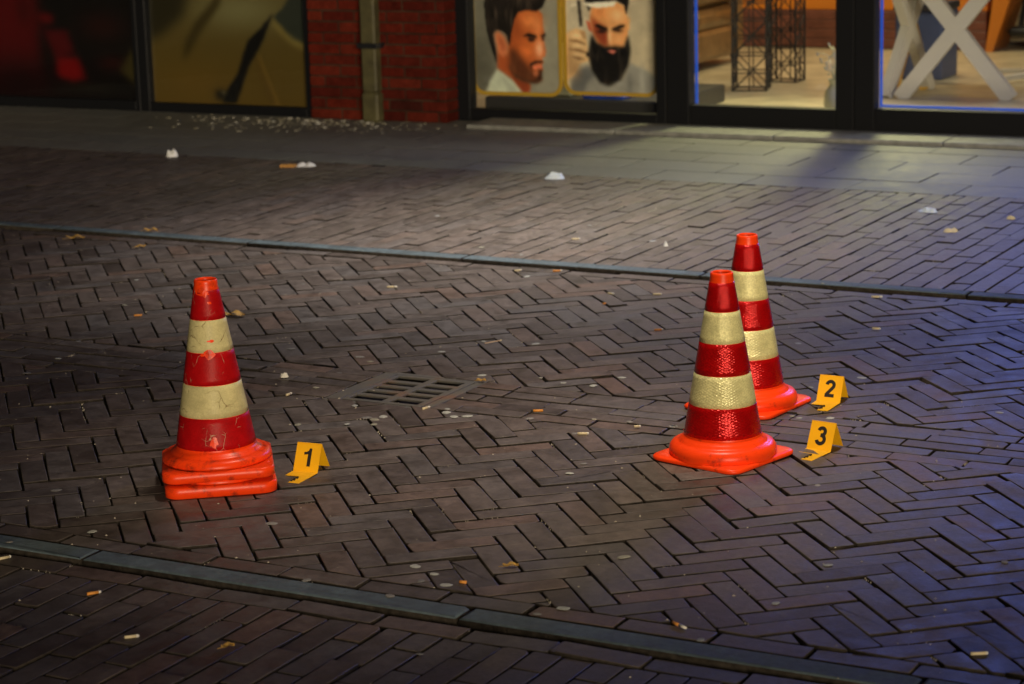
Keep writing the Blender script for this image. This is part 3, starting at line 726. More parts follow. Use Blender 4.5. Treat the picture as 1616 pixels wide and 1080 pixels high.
man2 = [
 ('g', (860, 200, 240, 500), (182, 168, 144), 0, .7), ('g', (1420, 420, 160, 260), (176, 160, 130), 0, .5),
 ('p', [(830, 720), (840, 640), (890, 560), (960, 525), (1010, 570), (1120, 660), (1220, 610), (1272, 505), (1390, 550), (1480, 610), (1490, 730), (830, 730)], (132, 128, 120), 8, 1),
 ('p', [(830, 720), (845, 630), (900, 560), (970, 530), (1020, 600), (960, 640), (930, 720)], (78, 78, 78), 16, .8), ('g', (1360, 640, 24, 110), (166, 162, 152), 0, .6), ('g', (1270, 650, 22, 90), (100, 98, 94), 0, .6),
 ('p', [(796, 330), (830, 300), (885, 278), (945, 298), (958, 350), (966, 400), (968, 440), (990, 490), (905, 520), (855, 600), (800, 640), (786, 520)], (196, 158, 112), 7, 1),
 ('p', [(830, 356), (900, 362), (950, 385), (950, 396), (890, 376), (828, 368)], (110, 74, 44), 5, .9), ('p', [(830, 416), (900, 420), (955, 440), (955, 452), (890, 434), (828, 428)], (110, 74, 44), 5, .9), ('p', [(840, 470), (900, 474), (950, 490), (900, 492)], (96, 62, 36), 5, .9), ('g', (880, 330, 50, 16), (222, 188, 144), 0, .8), ('g', (885, 396, 52, 14), (220, 186, 140), 0, .8), ('g', (890, 455, 50, 12), (212, 176, 130), 0, .8), ('p', [(905, 300), (945, 300), (955, 350), (930, 345)], (150, 108, 70), 7, .7), ('g', (830, 470, 26, 120), (158, 120, 80), 0, .7), ('g', (870, 560, 40, 60), (150, 112, 74), 0, .6),
 ('p', [(998, 140), (1180, 105), (1240, 125), (1266, 220), (1262, 330), (1225, 415), (1120, 425), (1040, 385), (1000, 300), (984, 220)], (208, 140, 84), 7, 1),
 ('p', [(990, 190), (1060, 250), (1112, 275), (1124, 400), (1060, 390), (1006, 310)], (124, 48, 28), 14, .9), ('g', (1190, 190, 60, 50), (232, 184, 132), 0, .8), ('g', (1130, 330, 16, 60), (236, 190, 140), 0, .8), ('g', (1195, 350, 36, 40), (222, 160, 108), 0, .7), ('g', (1050, 170, 50, 40), (190, 110, 60), 0, .6),
 ('p', [(1016, 262), (1040, 248), (1112, 276), (1112, 296), (1060, 285)], (18, 12, 10), 5, 1), ('p', [(1140, 280), (1200, 256), (1240, 250), (1238, 268), (1160, 294)], (18, 12, 10), 5, 1), ('g', (1070, 300, 34, 12), (20, 12, 10), 0, .9), ('g', (1192, 292, 30, 11), (30, 18, 14), 0, .9),
 ('p', [(996, 320), (1030, 375), (1090, 402), (1120, 398), (1170, 396), (1235, 400), (1264, 320), (1280, 420), (1262, 520), (1205, 620), (1120, 665), (1050, 642), (990, 560), (970, 450), (982, 380)], (10, 8, 7), 8, 1),
 ('p', [(1105, 430), (1140, 420), (1182, 428), (1150, 448)], (200, 108, 90), 5, 1),
 ('p', [(950, 105), (958, 30), (1010, -40), (1110, -85), (1210, -55), (1268, 20), (1272, 110), (1252, 190), (1238, 120), (1180, 92), (1100, 100), (1000, 118), (978, 170), (965, 130)], (12, 10, 9), 7, 1), ('g', (1160, 40, 50, 24), (58, 52, 46), 0, .7),
 ('p', [(955, 225), (985, 238), (1000, 300), (975, 295)], (170, 70, 42), 6, .9), ('p', [(1262, 196), (1282, 212), (1275, 285), (1258, 290)], (208, 150, 96), 5, .9),
 ('p', [(925, 112), (1000, 106), (1182, 98), (1165, 130), (1060, 142), (985, 138)], (222, 212, 192), 4, 1), ('p', [(892, 92), (914, 92), (930, 262), (908, 270)], (26, 22, 22), 4, 1), ('p', [(845, 122), (890, 112), (890, 134), (850, 136)], (214, 200, 180), 5, .8), ('p', [(950, 440), (975, 440), (978, 470), (952, 470)], (24, 20, 18), 5, .9)]
def rrect(x0, x1, z0, z1, r, k=8):
    o = []
    for cx_, cz_, a0 in ((x1 - r, z1 - r, 0), (x0 + r, z1 - r, 90), (x0 + r, z0 + r, 180), (x1 - r, z0 + r, 270)):
        o += [(cx_ + r * math.cos(R(a0 + 90 * i / k)), cz_ + r * math.sin(R(a0 + 90 * i / k))) for i in range(k + 1)]
    return o
M['gold'] = plain('gold_border', (.58, .34, .03), .5)
M['board'] = plain('board_dark', (.05, .05, .05), .6)
def board(t0, t1, zb, ops, X0, X1, YB, base, label):
    """upright board with a printed portrait, rounded corners and a raised gold border"""
    w = t1 - t0; hgt = .92; root = froot('portrait_board', t0, NR + .10, label, 'portrait board', ZB)
    YT = YB - (X1 - X0) * hgt / w
    img = paint(X0, X1, YT, YB, 5, ops, base, .11)
    zz = zb - ZB
    # rounded outline: the print grid is clipped to the rounded corners
    ny, nx = img.shape[:2]; r = .075
    o = print_mesh('print', img, w, zz, zz + hgt, M['print'], root)
    me = o.data; import bmesh
    bm = bmesh.new(); bm.from_mesh(me)
    def out(x, z):
        dx = max(r - x, x - (w - r), 0); dz = max(zz + r - z, z - (zz + hgt - r), 0)
        return dx > 0 and dz > 0 and dx * dx + dz * dz > r * r
    bmesh.ops.delete(bm, geom=[q for q in bm.verts if out(q.co.x, q.co.z)], context='VERTS'); bm.to_mesh(me); bm.free()
    back = MB(); po = rrect(.002, w - .002, zz + .002, zz + hgt - .002, r - .002)
    k = len(po); back.add([(x, .002, z) for x, z in po] + [(x, .012, z) for x, z in po], [tuple(range(k)), tuple(range(2 * k - 1, k - 1, -1))] + [(i, k + i, k + (i + 1) % k, (i + 1) % k) for i in range(k)])
    back.build('backing', M['board'], root)
    br = MB(); A = rrect(-.002, w + .002, zz - .002, zz + hgt + .002, r + .002); B = rrect(.019, w - .019, zz + .019, zz + hgt - .019, r - .019)
    v = [(x, y, z) for y in (-.006, .004) for P in (A, B) for x, z in P]; f = []
    for i in range(k):
        j = (i + 1) % k
        f += [(i, j, k + j, k + i), (2 * k + i, 3 * k + i, 3 * k + j, 2 * k + j), (i, 2 * k + i, 2 * k + j, j), (k + i, k + j, 3 * k + j, 3 * k + i)]
    br.add(v, f); br.build('border', M['gold'], root)
    for q in (.2, .8):
        ft = MB(); ft.tube([(w * q, .006, zz + hgt), (w * q, .006, 2.38)], .0012, 6); ft.build('hanging_wire', M['frame'], root)
board(-6.115, -5.552, .150, man1, 100, 775, 708, lambda X, Y: np.stack([104 + 0 * X, 100 + 0 * X, 88 + 0 * X], -1), 'portrait board of a bearded dark-haired man in profile, behind the glass')
board(-5.540, -4.965, .165, man2, 785, 1485, 728, lambda X, Y: np.stack([166 + 0 * X, 152 + 0 * X, 128 + 0 * X], -1), 'portrait board of a man with a long black beard holding a comb')
pl = froot('display_plinth', -6.08, NR + .16, 'low dark display plinth with blue reflection blocks under the portrait boards', 'plinth', ZI if False else .03)
b = MB(); b.box(0, 1.12, 0, .9, 0, .10, .01); b.build('deck', plain('plinth_dark', (.035, .032, .03), .4), pl)
b = MB(); b.box(.60, .86, .03, .5, .101, .125, .01); b.build('blue_reflection', plain('reflection_blue', (.02, .07, .42), .7, noise=.3, nscale=20), pl)  # blue and violet blocks, coloured to stand in for a blue floor reflection
b = MB(); b.box(.05, .20, .1, .5, .101, .16, .012); b.build('violet_reflection', plain('reflection_violet', (.14, .13, .42), .7), pl)
b = MB(); b.box(.27, .52, .05, .4, .101, .118, .008); b.build('olive_cloth', plain('cloth_olive', (.09, .08, .04), .7), pl)
# prints in the left windows
cl = paint(720, 1560, -1700, 560, 7, [
 ('g', (1200, 20, 260, 120), (122, 116, 78), 0, .9), ('p', [(1385, 60), (1440, 0), (1560, -200), (1560, 215), (1470, 185), (1420, 110)], (46, 50, 42), 10, 1),
 ('p', [(1360, 80), (1400, 95), (1450, 150), (1500, 190), (1560, 215), (1560, 250), (1480, 215), (1410, 150)], (132, 116, 62), 12, .9),
 ('p', [(720, 200), (720, -300), (1000, -300), (900, 60), (800, 150)], (34, 30, 14), 30, .9), ('p', [(885, 320), (905, 210), (960, 100), (1060, -20), (1130, -120), (1100, 0), (980, 170), (925, 270)], (54, 44, 16), 12, .9),
 ('p', [(1250, 260), (1290, 280), (1390, 550), (1340, 550)], (84, 62, 22), 14, .5), ('p', [(1290, 280), (1300, 270), (1400, 560), (1380, 560)], (122, 94, 40), 8, .6), ('g', (950, 450, 200, 120), (104, 78, 28), 0, .6),
 ('p', [(1382, 40), (1350, 120), (1320, 200), (1280, 270), (1240, 340), (1165, 550), (1090, 550), (1110, 490), (1180, 380), (1215, 270), (1245, 190), (1290, 150), (1340, 90)], (14, 13, 12), 7, 1), ('g', (1085, 505, 34, 34), (26, 24, 20), 0, .9), ('g', (1100, 490, 12, 10), (96, 90, 70), 0, .8)],
 lambda X, Y: np.stack([86 + .012 * Y, 73 - .002 * Y, 36 - .02 * Y], -1).clip(12, 140))
rt = froot('window_print', -8.225, NL + .055, 'beige cloth photo print filling the window left of the brick pier', 'print', ZB)
print_mesh('sheet', cl, 1.115, .05, 2.42, M['print_d'], rt)
rd = paint(-900, 700, -1700, 560, 16, [
 ('p', [(-900, -200), (150, -200), (190, 100), (175, 330), (190, 520), (-900, 540)], (78, 5, 7), 26, 1), ('g', (60, 480, 320, 160), (22, 3, 4), 0, .95), ('g', (100, 40, 40, 90), (40, 3, 4), 0, .5),
 ('p', [(180, 58), (262, 60), (268, 112), (190, 118)], (84, 6, 8), 12, 1), ('p', [(200, 150), (330, 150), (370, 300), (250, 310)], (80, 6, 10), 18, .9), ('p', [(256, 308), (385, 318), (416, 440), (340, 452), (262, 425)], (112, 6, 8), 12, 1),
 ('g', (520, 130, 130, 90), (44, 10, 6), 0, .7), ('g', (560, 340, 80, 50), (50, 12, 10), 0, .7), ('p', [(600, 390), (660, 260), (720, 240), (720, 520)], (58, 50, 22), 14, 1), ('g', (430, 490, 150, 30), (30, 26, 18), 0, .7)],
 (10, 6, 5))
rt = froot('window_print', -10.6, NL + .055, 'red and black photo print filling the leftmost window', 'print', ZB)
print_mesh('sheet', rd, 2.27, .05, 2.42, M['print_d'], rt)
b = MB(); b.box(-11.2, -6.9, NL + .12, NL + .16, 0, 2.75); 
lw = froot('window_back', 0, 0, 'dark back panel closing the two left windows', 'panel', ZB); b.build('panel', M['paint_black'], lw)

# ------------------------------------------------------------------ shop interior
ZI = .03
def wallbox(name, t0, t1, m0, m1, z0, z1, mat):
    b = MB(); b.box(t0, t1, m0, m1, z0, z1); o = b.build(name, mat); o.rotation_euler = (0, 0, PH); return tag(o, kind='structure')
M['floor_in'] = plain('shop_floor', (.48, .40, .25), .38, noise=.25, nscale=6)
M['wall_in'] = plain('shop_wall', (.36, .30, .22), .8, noise=.1, nscale=3)
wallbox('shop_floor', -9.5, -1.2, NR + .091, 18.2, -.03, ZI, M['floor_in'])
wallbox('shop_back_wall', -9.5, -1.2, 18.2, 18.4, -.03, 2.9, M['wall_in'])
wallbox('shop_side_wall', -9.7, -9.5, NL + .17, 18.4, -.03, 2.9, M['wall_in']); wallbox('shop_side_wall', -1.2, -1.0, NR + .02, 18.4, -.03, 2.9, M['wall_in'])
wallbox('shop_ceiling', -9.5, -1.2, NR + .2, 18.2, 2.78, 2.9, plain('ceiling', (.6, .58, .54), .8))
wallbox('shop_front_return', -1.9, -1.0, NR - .05, NR + .02, 0, 2.9, M['frame'])
def lamp(t, m, w, d, power, col, label):
    root = froot('ceiling_lamp', t, m, label, 'ceiling lamp', 2.72)
    b = MB(); b.box(-w / 2 - .02, w / 2 + .02, -d / 2 - .02, d / 2 + .02, .012, .06, .004); b.build('housing', M['frame'], root)
    b = MB(); b.box(-w / 2, w / 2, -d / 2, d / 2, .004, .0115); b.build('diffuser', plain('lamp_diffuser', (.8, .8, .8), .5, emit=col, estr=1.5), root)
    li = bpy.data.lights.new('lamp_light', 'AREA'); li.shape = 'RECTANGLE'; li.size = w; li.size_y = d; li.energy = power; li.color = col
    o = bpy.data.objects.new('lamp_light', li); C.objects.link(o); o.parent = root; o.location = (0, 0, -.002)
WARM = (1.0, .86, .58)
def spot(t, m, z, at, am, power, deg, col, label, r=.06):
    root = froot('track_spotlight', t, m, label, 'spotlight', 0)
    P = Vector((0, 0, z)); d = (Vector((at - t, am - m, 0.0)) - P).normalized()
    b = MB(); b.tube([P - d * .16, P - d * .02], [.055, .065], 16); b.build('housing', M['frame'], root)
    b = MB(); b.tube([P - d * .1, (0, 0, 2.778)], .012, 8); b.build('stem', M['frame'], root)
    li = bpy.data.lights.new('lamp_light', 'SPOT'); li.energy = power; li.spot_size = R(deg); li.spot_blend = .8; li.color = col; li.shadow_soft_size = r
    o = bpy.data.objects.new('lamp_light', li); C.objects.link(o); o.parent = root; o.location = P; o.rotation_euler = (-d).to_track_quat('Z', 'Y').to_euler()
spot(-4.30, 13.9, 2.62, -4.55, 10.9, 520, 54, (1, .93, .40), 'track spotlight at the back of the shop aimed out of the door', .30)
lamp(-5.6, 12.9, .9, .5, 8, WARM, 'ceiling lamp of the shop above the portrait boards')
lamp(-4.2, 13.0, .9, .5, 22, WARM, 'ceiling lamp of the shop above the lattice stands')
lamp(-2.9, 13.0, .9, .5, 22, (.9, .9, .85), 'ceiling lamp of the shop above the crossed-leg table')
lamp(-5.0, 14.8, 1.4, .6, 48, (1, .78, .45), 'ceiling lamp at the back of the shop above the counter')

wood = plain('counter_wood', (.16, .055, .035), .45, noise=.35, nscale=9); orange = plain('counter_orange', (.62, .20, .02), .4)
ct = froot('counter', -9.0, 15.55, 'reddish plank counter with an orange upper panel at the back of the shop', 'counter', ZI)
for i in range(4):
    b = MB(); b.box(0, 4.72, 0, .03 + .002 * (i % 2), .008 + i * .066, .070 + i * .066, .004); b.build('plank', wood, ct)
b = MB(); b.box(0, 4.71, .036, .6, 0, .27); b.build('carcass', wood, ct)
b = MB(); b.box(0, 4.72, .02, .62, .272, 1.0, .005); b.build('upper_panel', orange, ct)
b = MB(); b.box(-.02, 4.78, -.02, .66, 1.001, 1.04, .004); b.build('worktop', wood, ct)
bl = MB(); bl.add([(0, 0, 0), (.05, 0, 0), (.34, 0, .9), (.12, 0, .9), (0, .4, 0), (.05, .4, 0), (.34, .4, .9), (.12, .4, .9)], [(0, 1, 2, 3), (7, 6, 5, 4), (0, 4, 5, 1), (1, 5, 6, 2), (2, 6, 7, 3), (3, 7, 4, 0)])
e = froot('side_panel', -4.27, 15.50, 'slanted orange panel leaning at the end of the plank counter', 'panel', ZI); bl.build('panel', orange, e)

steel = plain('lattice_black', (.012, .011, .012), .45)
def lattice(t, m, w, label, rz):
    root = froot('lattice_stand', t, m, label, 'lattice stand', ZI, 'black wire lattice stands'); root.rotation_euler[2] = PH + rz
    H_ = 1.05; c = .105; th = .011; h = w / 2
    cs = [(-h, -h), (h, -h), (h, h), (-h, h)]
    for x, y in cs:
        b = MB(); b.box(x - th / 2, x + th / 2, y - th / 2, y + th / 2, 0, H_); b.build('post', steel, root)
    for s in range(4):
        (ax, ay), (bx, by) = cs[s], cs[(s + 1) % 4]; b = MB(); mx_, my_ = (ax + bx) / 2, (ay + by) / 2
        b.bar((mx_, my_, 0), (mx_, my_, H_), .007, .007)
        for i in range(11): b.bar((ax, ay, i * c + .005), (bx, by, i * c + .005), .007, .007)
        for i in range(10):
            for p, q in (((ax, ay), (mx_, my_)), ((mx_, my_), (bx, by))):
                fl = (i + (p == (mx_, my_))) % 2
                b.bar((*(q if fl else p), i * c + .005), (*(p if fl else q), (i + 1) * c + .005), .006, .006)
        b.build('side_lattice', steel, root)
    b = MB(); b.box(-h - .02, h + .02, -h - .02, h + .02, H_, H_ + .03, .004); b.build('top', steel, root)
lattice(-5.03, 13.02, .205, 'black lattice stand nearer to the glass of the shop door', R(14))
lattice(-4.985, 13.5, .185, 'black lattice stand farther inside, behind its twin', R(2))

leather = plain('leather_brown', (.20, .115, .045), .32, noise=.3, nscale=12, bump=.2, bscale=60)
def armchair():
    root = froot('leather_armchair', -6.0, 13.75, 'brown buttoned leather armchair at the left side of the shop door view', 'armchair', ZI)
    b = MB(); b.box(-.5, .30, 0, .7, .06, .26, .03); b.build('seat_base', leather, root)
    b = MB(); b.box(-.5, .31, .02, .7, .27, .40, .045); b.build('seat_cushion', leather, root)
    b = MB(); b.tube([(.20, -.04, .335), (.24, .0, .34), (.26, .7, .34)], [.04, .062, .062], 18); b.build('lower_roll', leather, root)
    b = MB(); b.tube([(.20, -.04, .50), (.25, .0, .51), (.27, .7, .51)], [.05, .085, .085], 18); b.build('armrest', leather, root)
    b = MB(); b.box(-.5, .30, .72, .9, .06, .85, .05); b.build('backrest', leather, root)
    for x in (-.40, -.2, -.03, .09, .2):
        b = MB(); b.tube([(x, -.006, .17), (x, .012, .17)], .016, 10); b.build('button', leather, root)
    for x, y in ((-.45, .06), (.24, .06), (-.45, .84), (.24, .84)):
        b = MB(); b.lathe([(.022, 0), (.034, .06)], 14, x, y, True); b.build('foot', plain('foot_dark', (.02, .012, .01), .4), root)
armchair()

white = plain('table_white', (.54, .51, .46), .45); yel = plain('table_yellow', (.70, .40, .02), .45)
def xframe(root, a, b, z1, w, d, mat, name='crossed_leg'):
    a = Vector(a); b = Vector(b); dr = (b - a).normalized(); nrm = Vector((-dr.y, dr.x, 0))
    for i, (p, q) in enumerate(((a, b), (b, a))):
        P = Vector((p.x, p.y, 0)) + nrm * (i * .001); Q = Vector((q.x, q.y, z1)) + nrm * (i * .001); ax = (Q - P).normalized(); up_ = ax.cross(nrm).normalized()
        m = MB(); v = []
        for e_ in (P, Q):
            for s1, s2 in ((-1, -1), (1, -1), (1, 1), (-1, 1)): v.append(tuple(e_ + nrm * (d / 2 * s1 * (1 - .02 * i)) + up_ * (w / 2 * s2)))
        m.add(v, [(3, 2, 1, 0), (4, 5, 6, 7)] + [(k, (k + 1) % 4, 4 + (k + 1) % 4, 4 + k) for k in range(4)]); m.build(name, mat, root)
def xtable():
    root = froot('crossed_leg_table', -4.06, 12.80, 'white table on crossed legs standing behind the right glass front', 'table', ZI)
    xframe(root, (.03, .03, 0), (.66, .10, 0), .80, .085, .09, white)
    xframe(root, (-.05, .0, 0), (.06, .50, 0), .80, .07, .06, white)
    o = MB(); o.box(-.12, .78, -.05, .62, .80, .84, .006); o.build('tabletop', white, root)
    r2 = froot('crossed_leg_stool', -4.06, 13.28, 'yellow crossed-leg stool behind the white table', 'stool', ZI)
    xframe(r2, (.05, 0, 0), (-.18, .06, 0), .78, .06, .06, yel)
    o = MB(); o.box(-.22, .10, -.10, .2, .77, .80, .006); o.build('seat', yel, r2)
xtable()
bx_ = froot('storage_box', -4.36, 13.75, 'dull blue storage box behind the left leg of the white table', 'box', ZI)
b = MB(); b.box(0, .30, 0, .35, 0, .42, .01); b.build('box', plain('box_blue', (.05, .07, .16), .5), bx_); b = MB(); b.box(-.01, .31, -.01, .36, .422, .47, .008); b.build('lid', plain('lid_dark', (.02, .02, .03), .5), bx_)
chrome = plain('chrome', (.7, .7, .7), .15, metal=1); dark = plain('seat_black', (.012, .012, .013), .4)
bc = froot('barber_chair', -3.98, 16.2, 'black barber chair on a chrome foot at the right edge', 'chair', ZI)
b = MB(); b.lathe([(.0, .0), (.30, .0), (.30, .018), (.10, .045), (.07, .06), (.07, .40), (0, .40)], 32); b.build('foot', chrome, bc)
b = MB(); b.box(-.28, .28, -.3, .3, .38, .56, .05); b.build('seat', dark, bc); b = MB(); b.box(-.28, .28, .31, .45, .45, 1.1, .05); b.build('backrest', dark, bc); b = MB(); b.box(-.16, .16, -.62, -.40, .10, .16, .02); b.bar((-.1, -.3, .42), (-.1, -.5, .15), .03, .03); b.bar((.1, -.3, .42), (.1, -.5, .15), .03, .03); b.build('footrest', dark, bc)
sb = froot('stool_base', -3.42, 13.95, 'white star-shaped stool base on the shop floor at right', 'stool', ZI)
for a in range(5):
    b = MB(); b.bar((0, 0, .05), (.38 * math.cos(R(a * 72 + 160)), .38 * math.sin(R(a * 72 + 160)), .03), .04, .03); b.build('leg', white, sb)
b = MB(); b.lathe([(.0, .03), (.04, .03), (.03, .5), (.0, .5)], 20); b.lathe([(.0, .5), (.18, .5), (.18, .58), (0, .58)], 28); b.build('seat', white, sb)
# glass vase with beaded twigs beside the door frame
vg = froot('beaded_vase', -4.155, 12.05, 'pale vase of beaded twigs beside the door frame', 'vase', ZI)
pale = plain('bead_pale', (.62, .62, .48), .15)
b = MB(); b.lathe([(.0, 0), (.05, 0), (.07, .05), (.06, .12), (.035, .16), (.045, .19)], 24); b.build('vase', pale, vg)
for i in range(9):
    a = random.uniform(0, 6.28); rr = random.uniform(.05, .16); h = random.uniform(.22, .42)
    pts = [(0, 0, .15), (rr * .4 * math.cos(a), rr * .4 * math.sin(a), .15 + h * .5), (rr * math.cos(a), rr * math.sin(a), h)]
    b = MB(); b.tube(pts, .002, 5); b.build('twig', pale, vg)
    b = MB()
    for k in range(5):
        t_ = random.uniform(.4, 1); x = rr * t_ * math.cos(a); y = rr * t_ * math.sin(a); z = .15 + (h - .15) * t_
        b.lathe([(0, z - .009), (.009, z), (0, z + .009)], 8, x, y)
    b.build('beads', pale, vg)

# ------------------------------------------------------------------ gum spots trodden into the paving
GUM=[('RF',-0.714,7.184),('RF',-0.446,6.969),('RF',-0.485,7.038),('RF',-0.226,7.080),('RF',-0.095,6.743),('G',-0.047,6.584),('G',-0.014,6.557),('RF',0.083,6.689),('G',-0.191,6.345),('RN',-0.193,6.302),('RN',-0.170,6.250),('RN',-0.133,6.252),('RN',-0.418,6.267),('RN',-0.394,6.243),('RN',-0.372,6.273),('RN',-0.394,6.189),('RN',-0.461,6.410),('RN',-0.076,6.154),('RN',-0.609,6.210),('RN',-0.470,6.202),('G',-0.592,6.648),('G',-0.537,6.821),('RF',0.150,6.617),('RF',0.237,6.572),('RF',0.327,6.663),('G',0.224,6.182),('G',0.322,6.143),('G',0.439,6.078),('RN',0.166,6.030),('G',0.043,6.209),('RF',0.063,8.289),('RF',0.076,7.156),('RF',-0.092,7.212),('PF',0.046,8.679),('RF',0.909,7.053),('RF',1.189,6.937),('RF',0.932,7.394),('RF',1.036,6.576),('G',0.878,6.123),('G',0.776,6.156),('G',0.793,6.133),('RF',1.349,6.128),('RF',0.872,6.477),('KF',1.110,7.941),('PF',1.655,7.736),('RN',0.178,5.725),('RN',0.139,5.639),('RN',0.198,5.608),('RN',0.240,4.939),('RN',-0.251,4.958),('RN',-0.233,4.914),('RN',-0.189,4.855),('RN',-0.216,4.809),('RN',-0.160,4.776),('RN',0.093,4.602),('RN',0.037,4.571),('KN',-0.281,4.712),('PN',-0.205,4.372),('PN',0.179,4.164),('RN',0.753,5.467),('RN',0.453,5.060),('RN',0.690,4.841),('RN',0.545,4.597),('RN',1.082,4.828),('RN',0.367,4.387),('PN',0.456,4.143),('RN',-1.175,5.743),('RN',-1.178,5.614),('RN',-1.022,5.247),('KN',-1.206,5.179),('RN',-0.472,4.837),('RN',-0.594,5.273),('G',-1.440,7.388),('G',-1.459,7.140),('RF',-0.767,8.268),('RF',-1.378,7.968),('RF',-1.408,8.433),('RN',-1.104,6.699),('RN',-1.522,6.942),('RN',-1.232,6.232),('G',0.441,6.081),('G',0.963,5.973),('RF',0.631,7.824),('PF',0.569,8.896),('PF',1.047,8.793),('PF',-0.306,9.645),('PF',-0.110,8.862),('PF',0.333,9.302)]
HOST = {'RN': rd_n, 'RF': rd_f, 'G': rd_g, 'PN': pv_n, 'PF': pv_f, 'KN': bpy.data.objects['kerb_near_side'], 'KF': bpy.data.objects['kerb_far_side']}
ZG = {'RN': 0, 'RF': 0, 'G': -.001, 'PN': Z_NEAR, 'PF': Z_FAR, 'KN': .001, 'KF': Z_FAR + .003}
GM = [plain('gum_%d' % i, c, .75, noise=.3, nscale=110, spec=.3) for i, c in enumerate(((.30, .31, .29), (.22, .21, .19), (.17, .165, .155), (.36, .37, .33), (.27, .26, .20)))]
for i, (zn, x, y) in enumerate(GUM):
    b = MB(); k = 14; r = random.uniform(.007, .0145); ph = random.uniform(0, 6)
    rr = [r * (1 + .16 * math.sin(2 * a + ph) + random.uniform(-.12, .12)) for a in (2 * math.pi * j / k for j in range(k))]
    v = [(q * math.cos(2 * math.pi * j / k), q * math.sin(2 * math.pi * j / k), 0) for j, q in enumerate(rr)] + [(q * .8 * math.cos(2 * math.pi * j / k), q * .8 * math.sin(2 * math.pi * j / k), .0009) for j, q in enumerate(rr)]
    b.add(v, [(j, (j + 1) % k, k + (j + 1) % k, k + j) for j in range(k)], True); b.add([q for q in v[k:]], [tuple(range(k))])
    o = b.build('gum_spot', random.choice(GM), HOST[zn]); o.location = (x, y, ZG[zn] + .0012)
# crumbs and specks of dirt caught on the paving, too many to count
cr = MB()
for i in range(1500):
    n_ = random.choice((random.uniform(4.0, 7.4), random.uniform(3.3, 11.0))); s_ = random.uniform(-6.5, .2); x, y, _ = street(s_, n_); q = px(x, y)
    if not (-150 < q[0] < 1770): continue
    z = Z_NEAR if n_ < KN0 else Z_FAR if n_ > KF0 else 0
    r = random.uniform(.0008, .0034); a = random.uniform(0, 6.28); e_ = random.uniform(.5, 1.6)
    P = [(x + r * e_ * math.cos(a + w), y + r * math.sin(a + w), z) for w in (0, 2.1, 4.2)]
    cr.add(P + [(x, y, z + r * .9)], [(0, 1, 3), (1, 2, 3), (2, 0, 3)])
for poly, z in random.sample(EDGES, 150):
    k = random.randrange(len(poly)); a, b_ = poly[k], poly[(k + 1) % len(poly)]; t0 = random.uniform(0, .5)
    for _ in range(random.randint(3, 9)):
        t_ = t0 + random.uniform(0, .5); x, y = a + (b_ - a) * t_ + rng.normal(0, .0018, 2); r = random.uniform(.001, .0028); w0 = random.uniform(0, 6.28)
        cr.add([(x + r * math.cos(w0 + w), y + r * random.uniform(.6, 1.3) * math.sin(w0 + w), z - .004) for w in (0, 2.1, 4.2)] + [(x, y, z + r * .3)], [(0, 1, 3), (1, 2, 3), (2, 0, 3)])
tag(cr.build('crumbs', plain('crumb', (.40, .36, .29), .8)), 'tiny pale crumbs scattered over the whole paving', 'crumbs', kind='stuff')
# plaster chips and grit at the foot of the brick pier
ch = MB()
for i in range(420):
    t_ = random.gauss(-6.95, .42); d_ = abs(random.gauss(0, .26)); x, y, _ = shop(t_, NP - .03 - d_)
    r = random.uniform(.003, .011) * (1.6 if random.random() < .15 else 1); a = random.uniform(0, 6.28); k = 5
    P = [(x + r * random.uniform(.6, 1.3) * math.cos(a + w * 6.28 / k), y + r * random.uniform(.6, 1.3) * math.sin(a + w * 6.28 / k), Z_FAR + .001) for w in range(k)]
    T = [(x + (p[0] - x) * .7, y + (p[1] - y) * .7, Z_FAR + r * .45) for p in P]
    ch.add(P + T, [(w, (w + 1) % k, k + (w + 1) % k, k + w) for w in range(k)] + [tuple(range(k, 2 * k))])
tag(ch.build('plaster_chips', brick_mat('plaster_chip', [(0, (.12, .11, .075)), (.6, (.30, .28, .21)), (1, (.55, .55, .50))], True)), 'loose plaster chips and grit at the foot of the brick pier', 'chips', kind='stuff')

# ------------------------------------------------------------------ litter
fil = plain('filter_tan', (.62, .25, .04), .7, noise=.2, nscale=200); pap = plain('paper_white', (.62, .60, .54), .75, noise=.1, nscale=80); ash = plain('ash', (.02, .018, .016), .9)
filw = plain('filter_pale', (.55, .47, .30), .75)
def zat(x, y):
    n_ = np.array([x, y]) @ N_
    return Z_NEAR if n_ < KN0 else .003 if n_ < KN1 else 0 if n_ < KF0 else Z_FAR + .004 if n_ < KF1 else Z_FAR
def butt(x, y, ang, label, fl=.020, pl=.006, ashy=False, pale=False, r=.0036):
    root = empty('cigarette_butt', (x, y, zat(x, y) + .0012), R(ang), label, 'cigarette butt', 'cigarette butts on the paving')
    b = MB(); b.tube([(0, 0, r), (fl * .5, 0, r * .98), (fl, 0, r)], [r, r * .94, r], 10); b.build('filter', filw if pale else fil, root)
    if pl > 0:
        b = MB(); b.tube([(fl, 0, r), (fl + pl * .6, .0004, r), (fl + pl, .0015, r * .9)], [r * .98, r * .95, r * .7], 10); b.build('paper', pap, root)
    if ashy:
        b = MB(); b.tube([(-.007, 0, r), (0.0, 0, r)], [r * .8, r * .97], 10); b.build('burnt_end', ash, root)
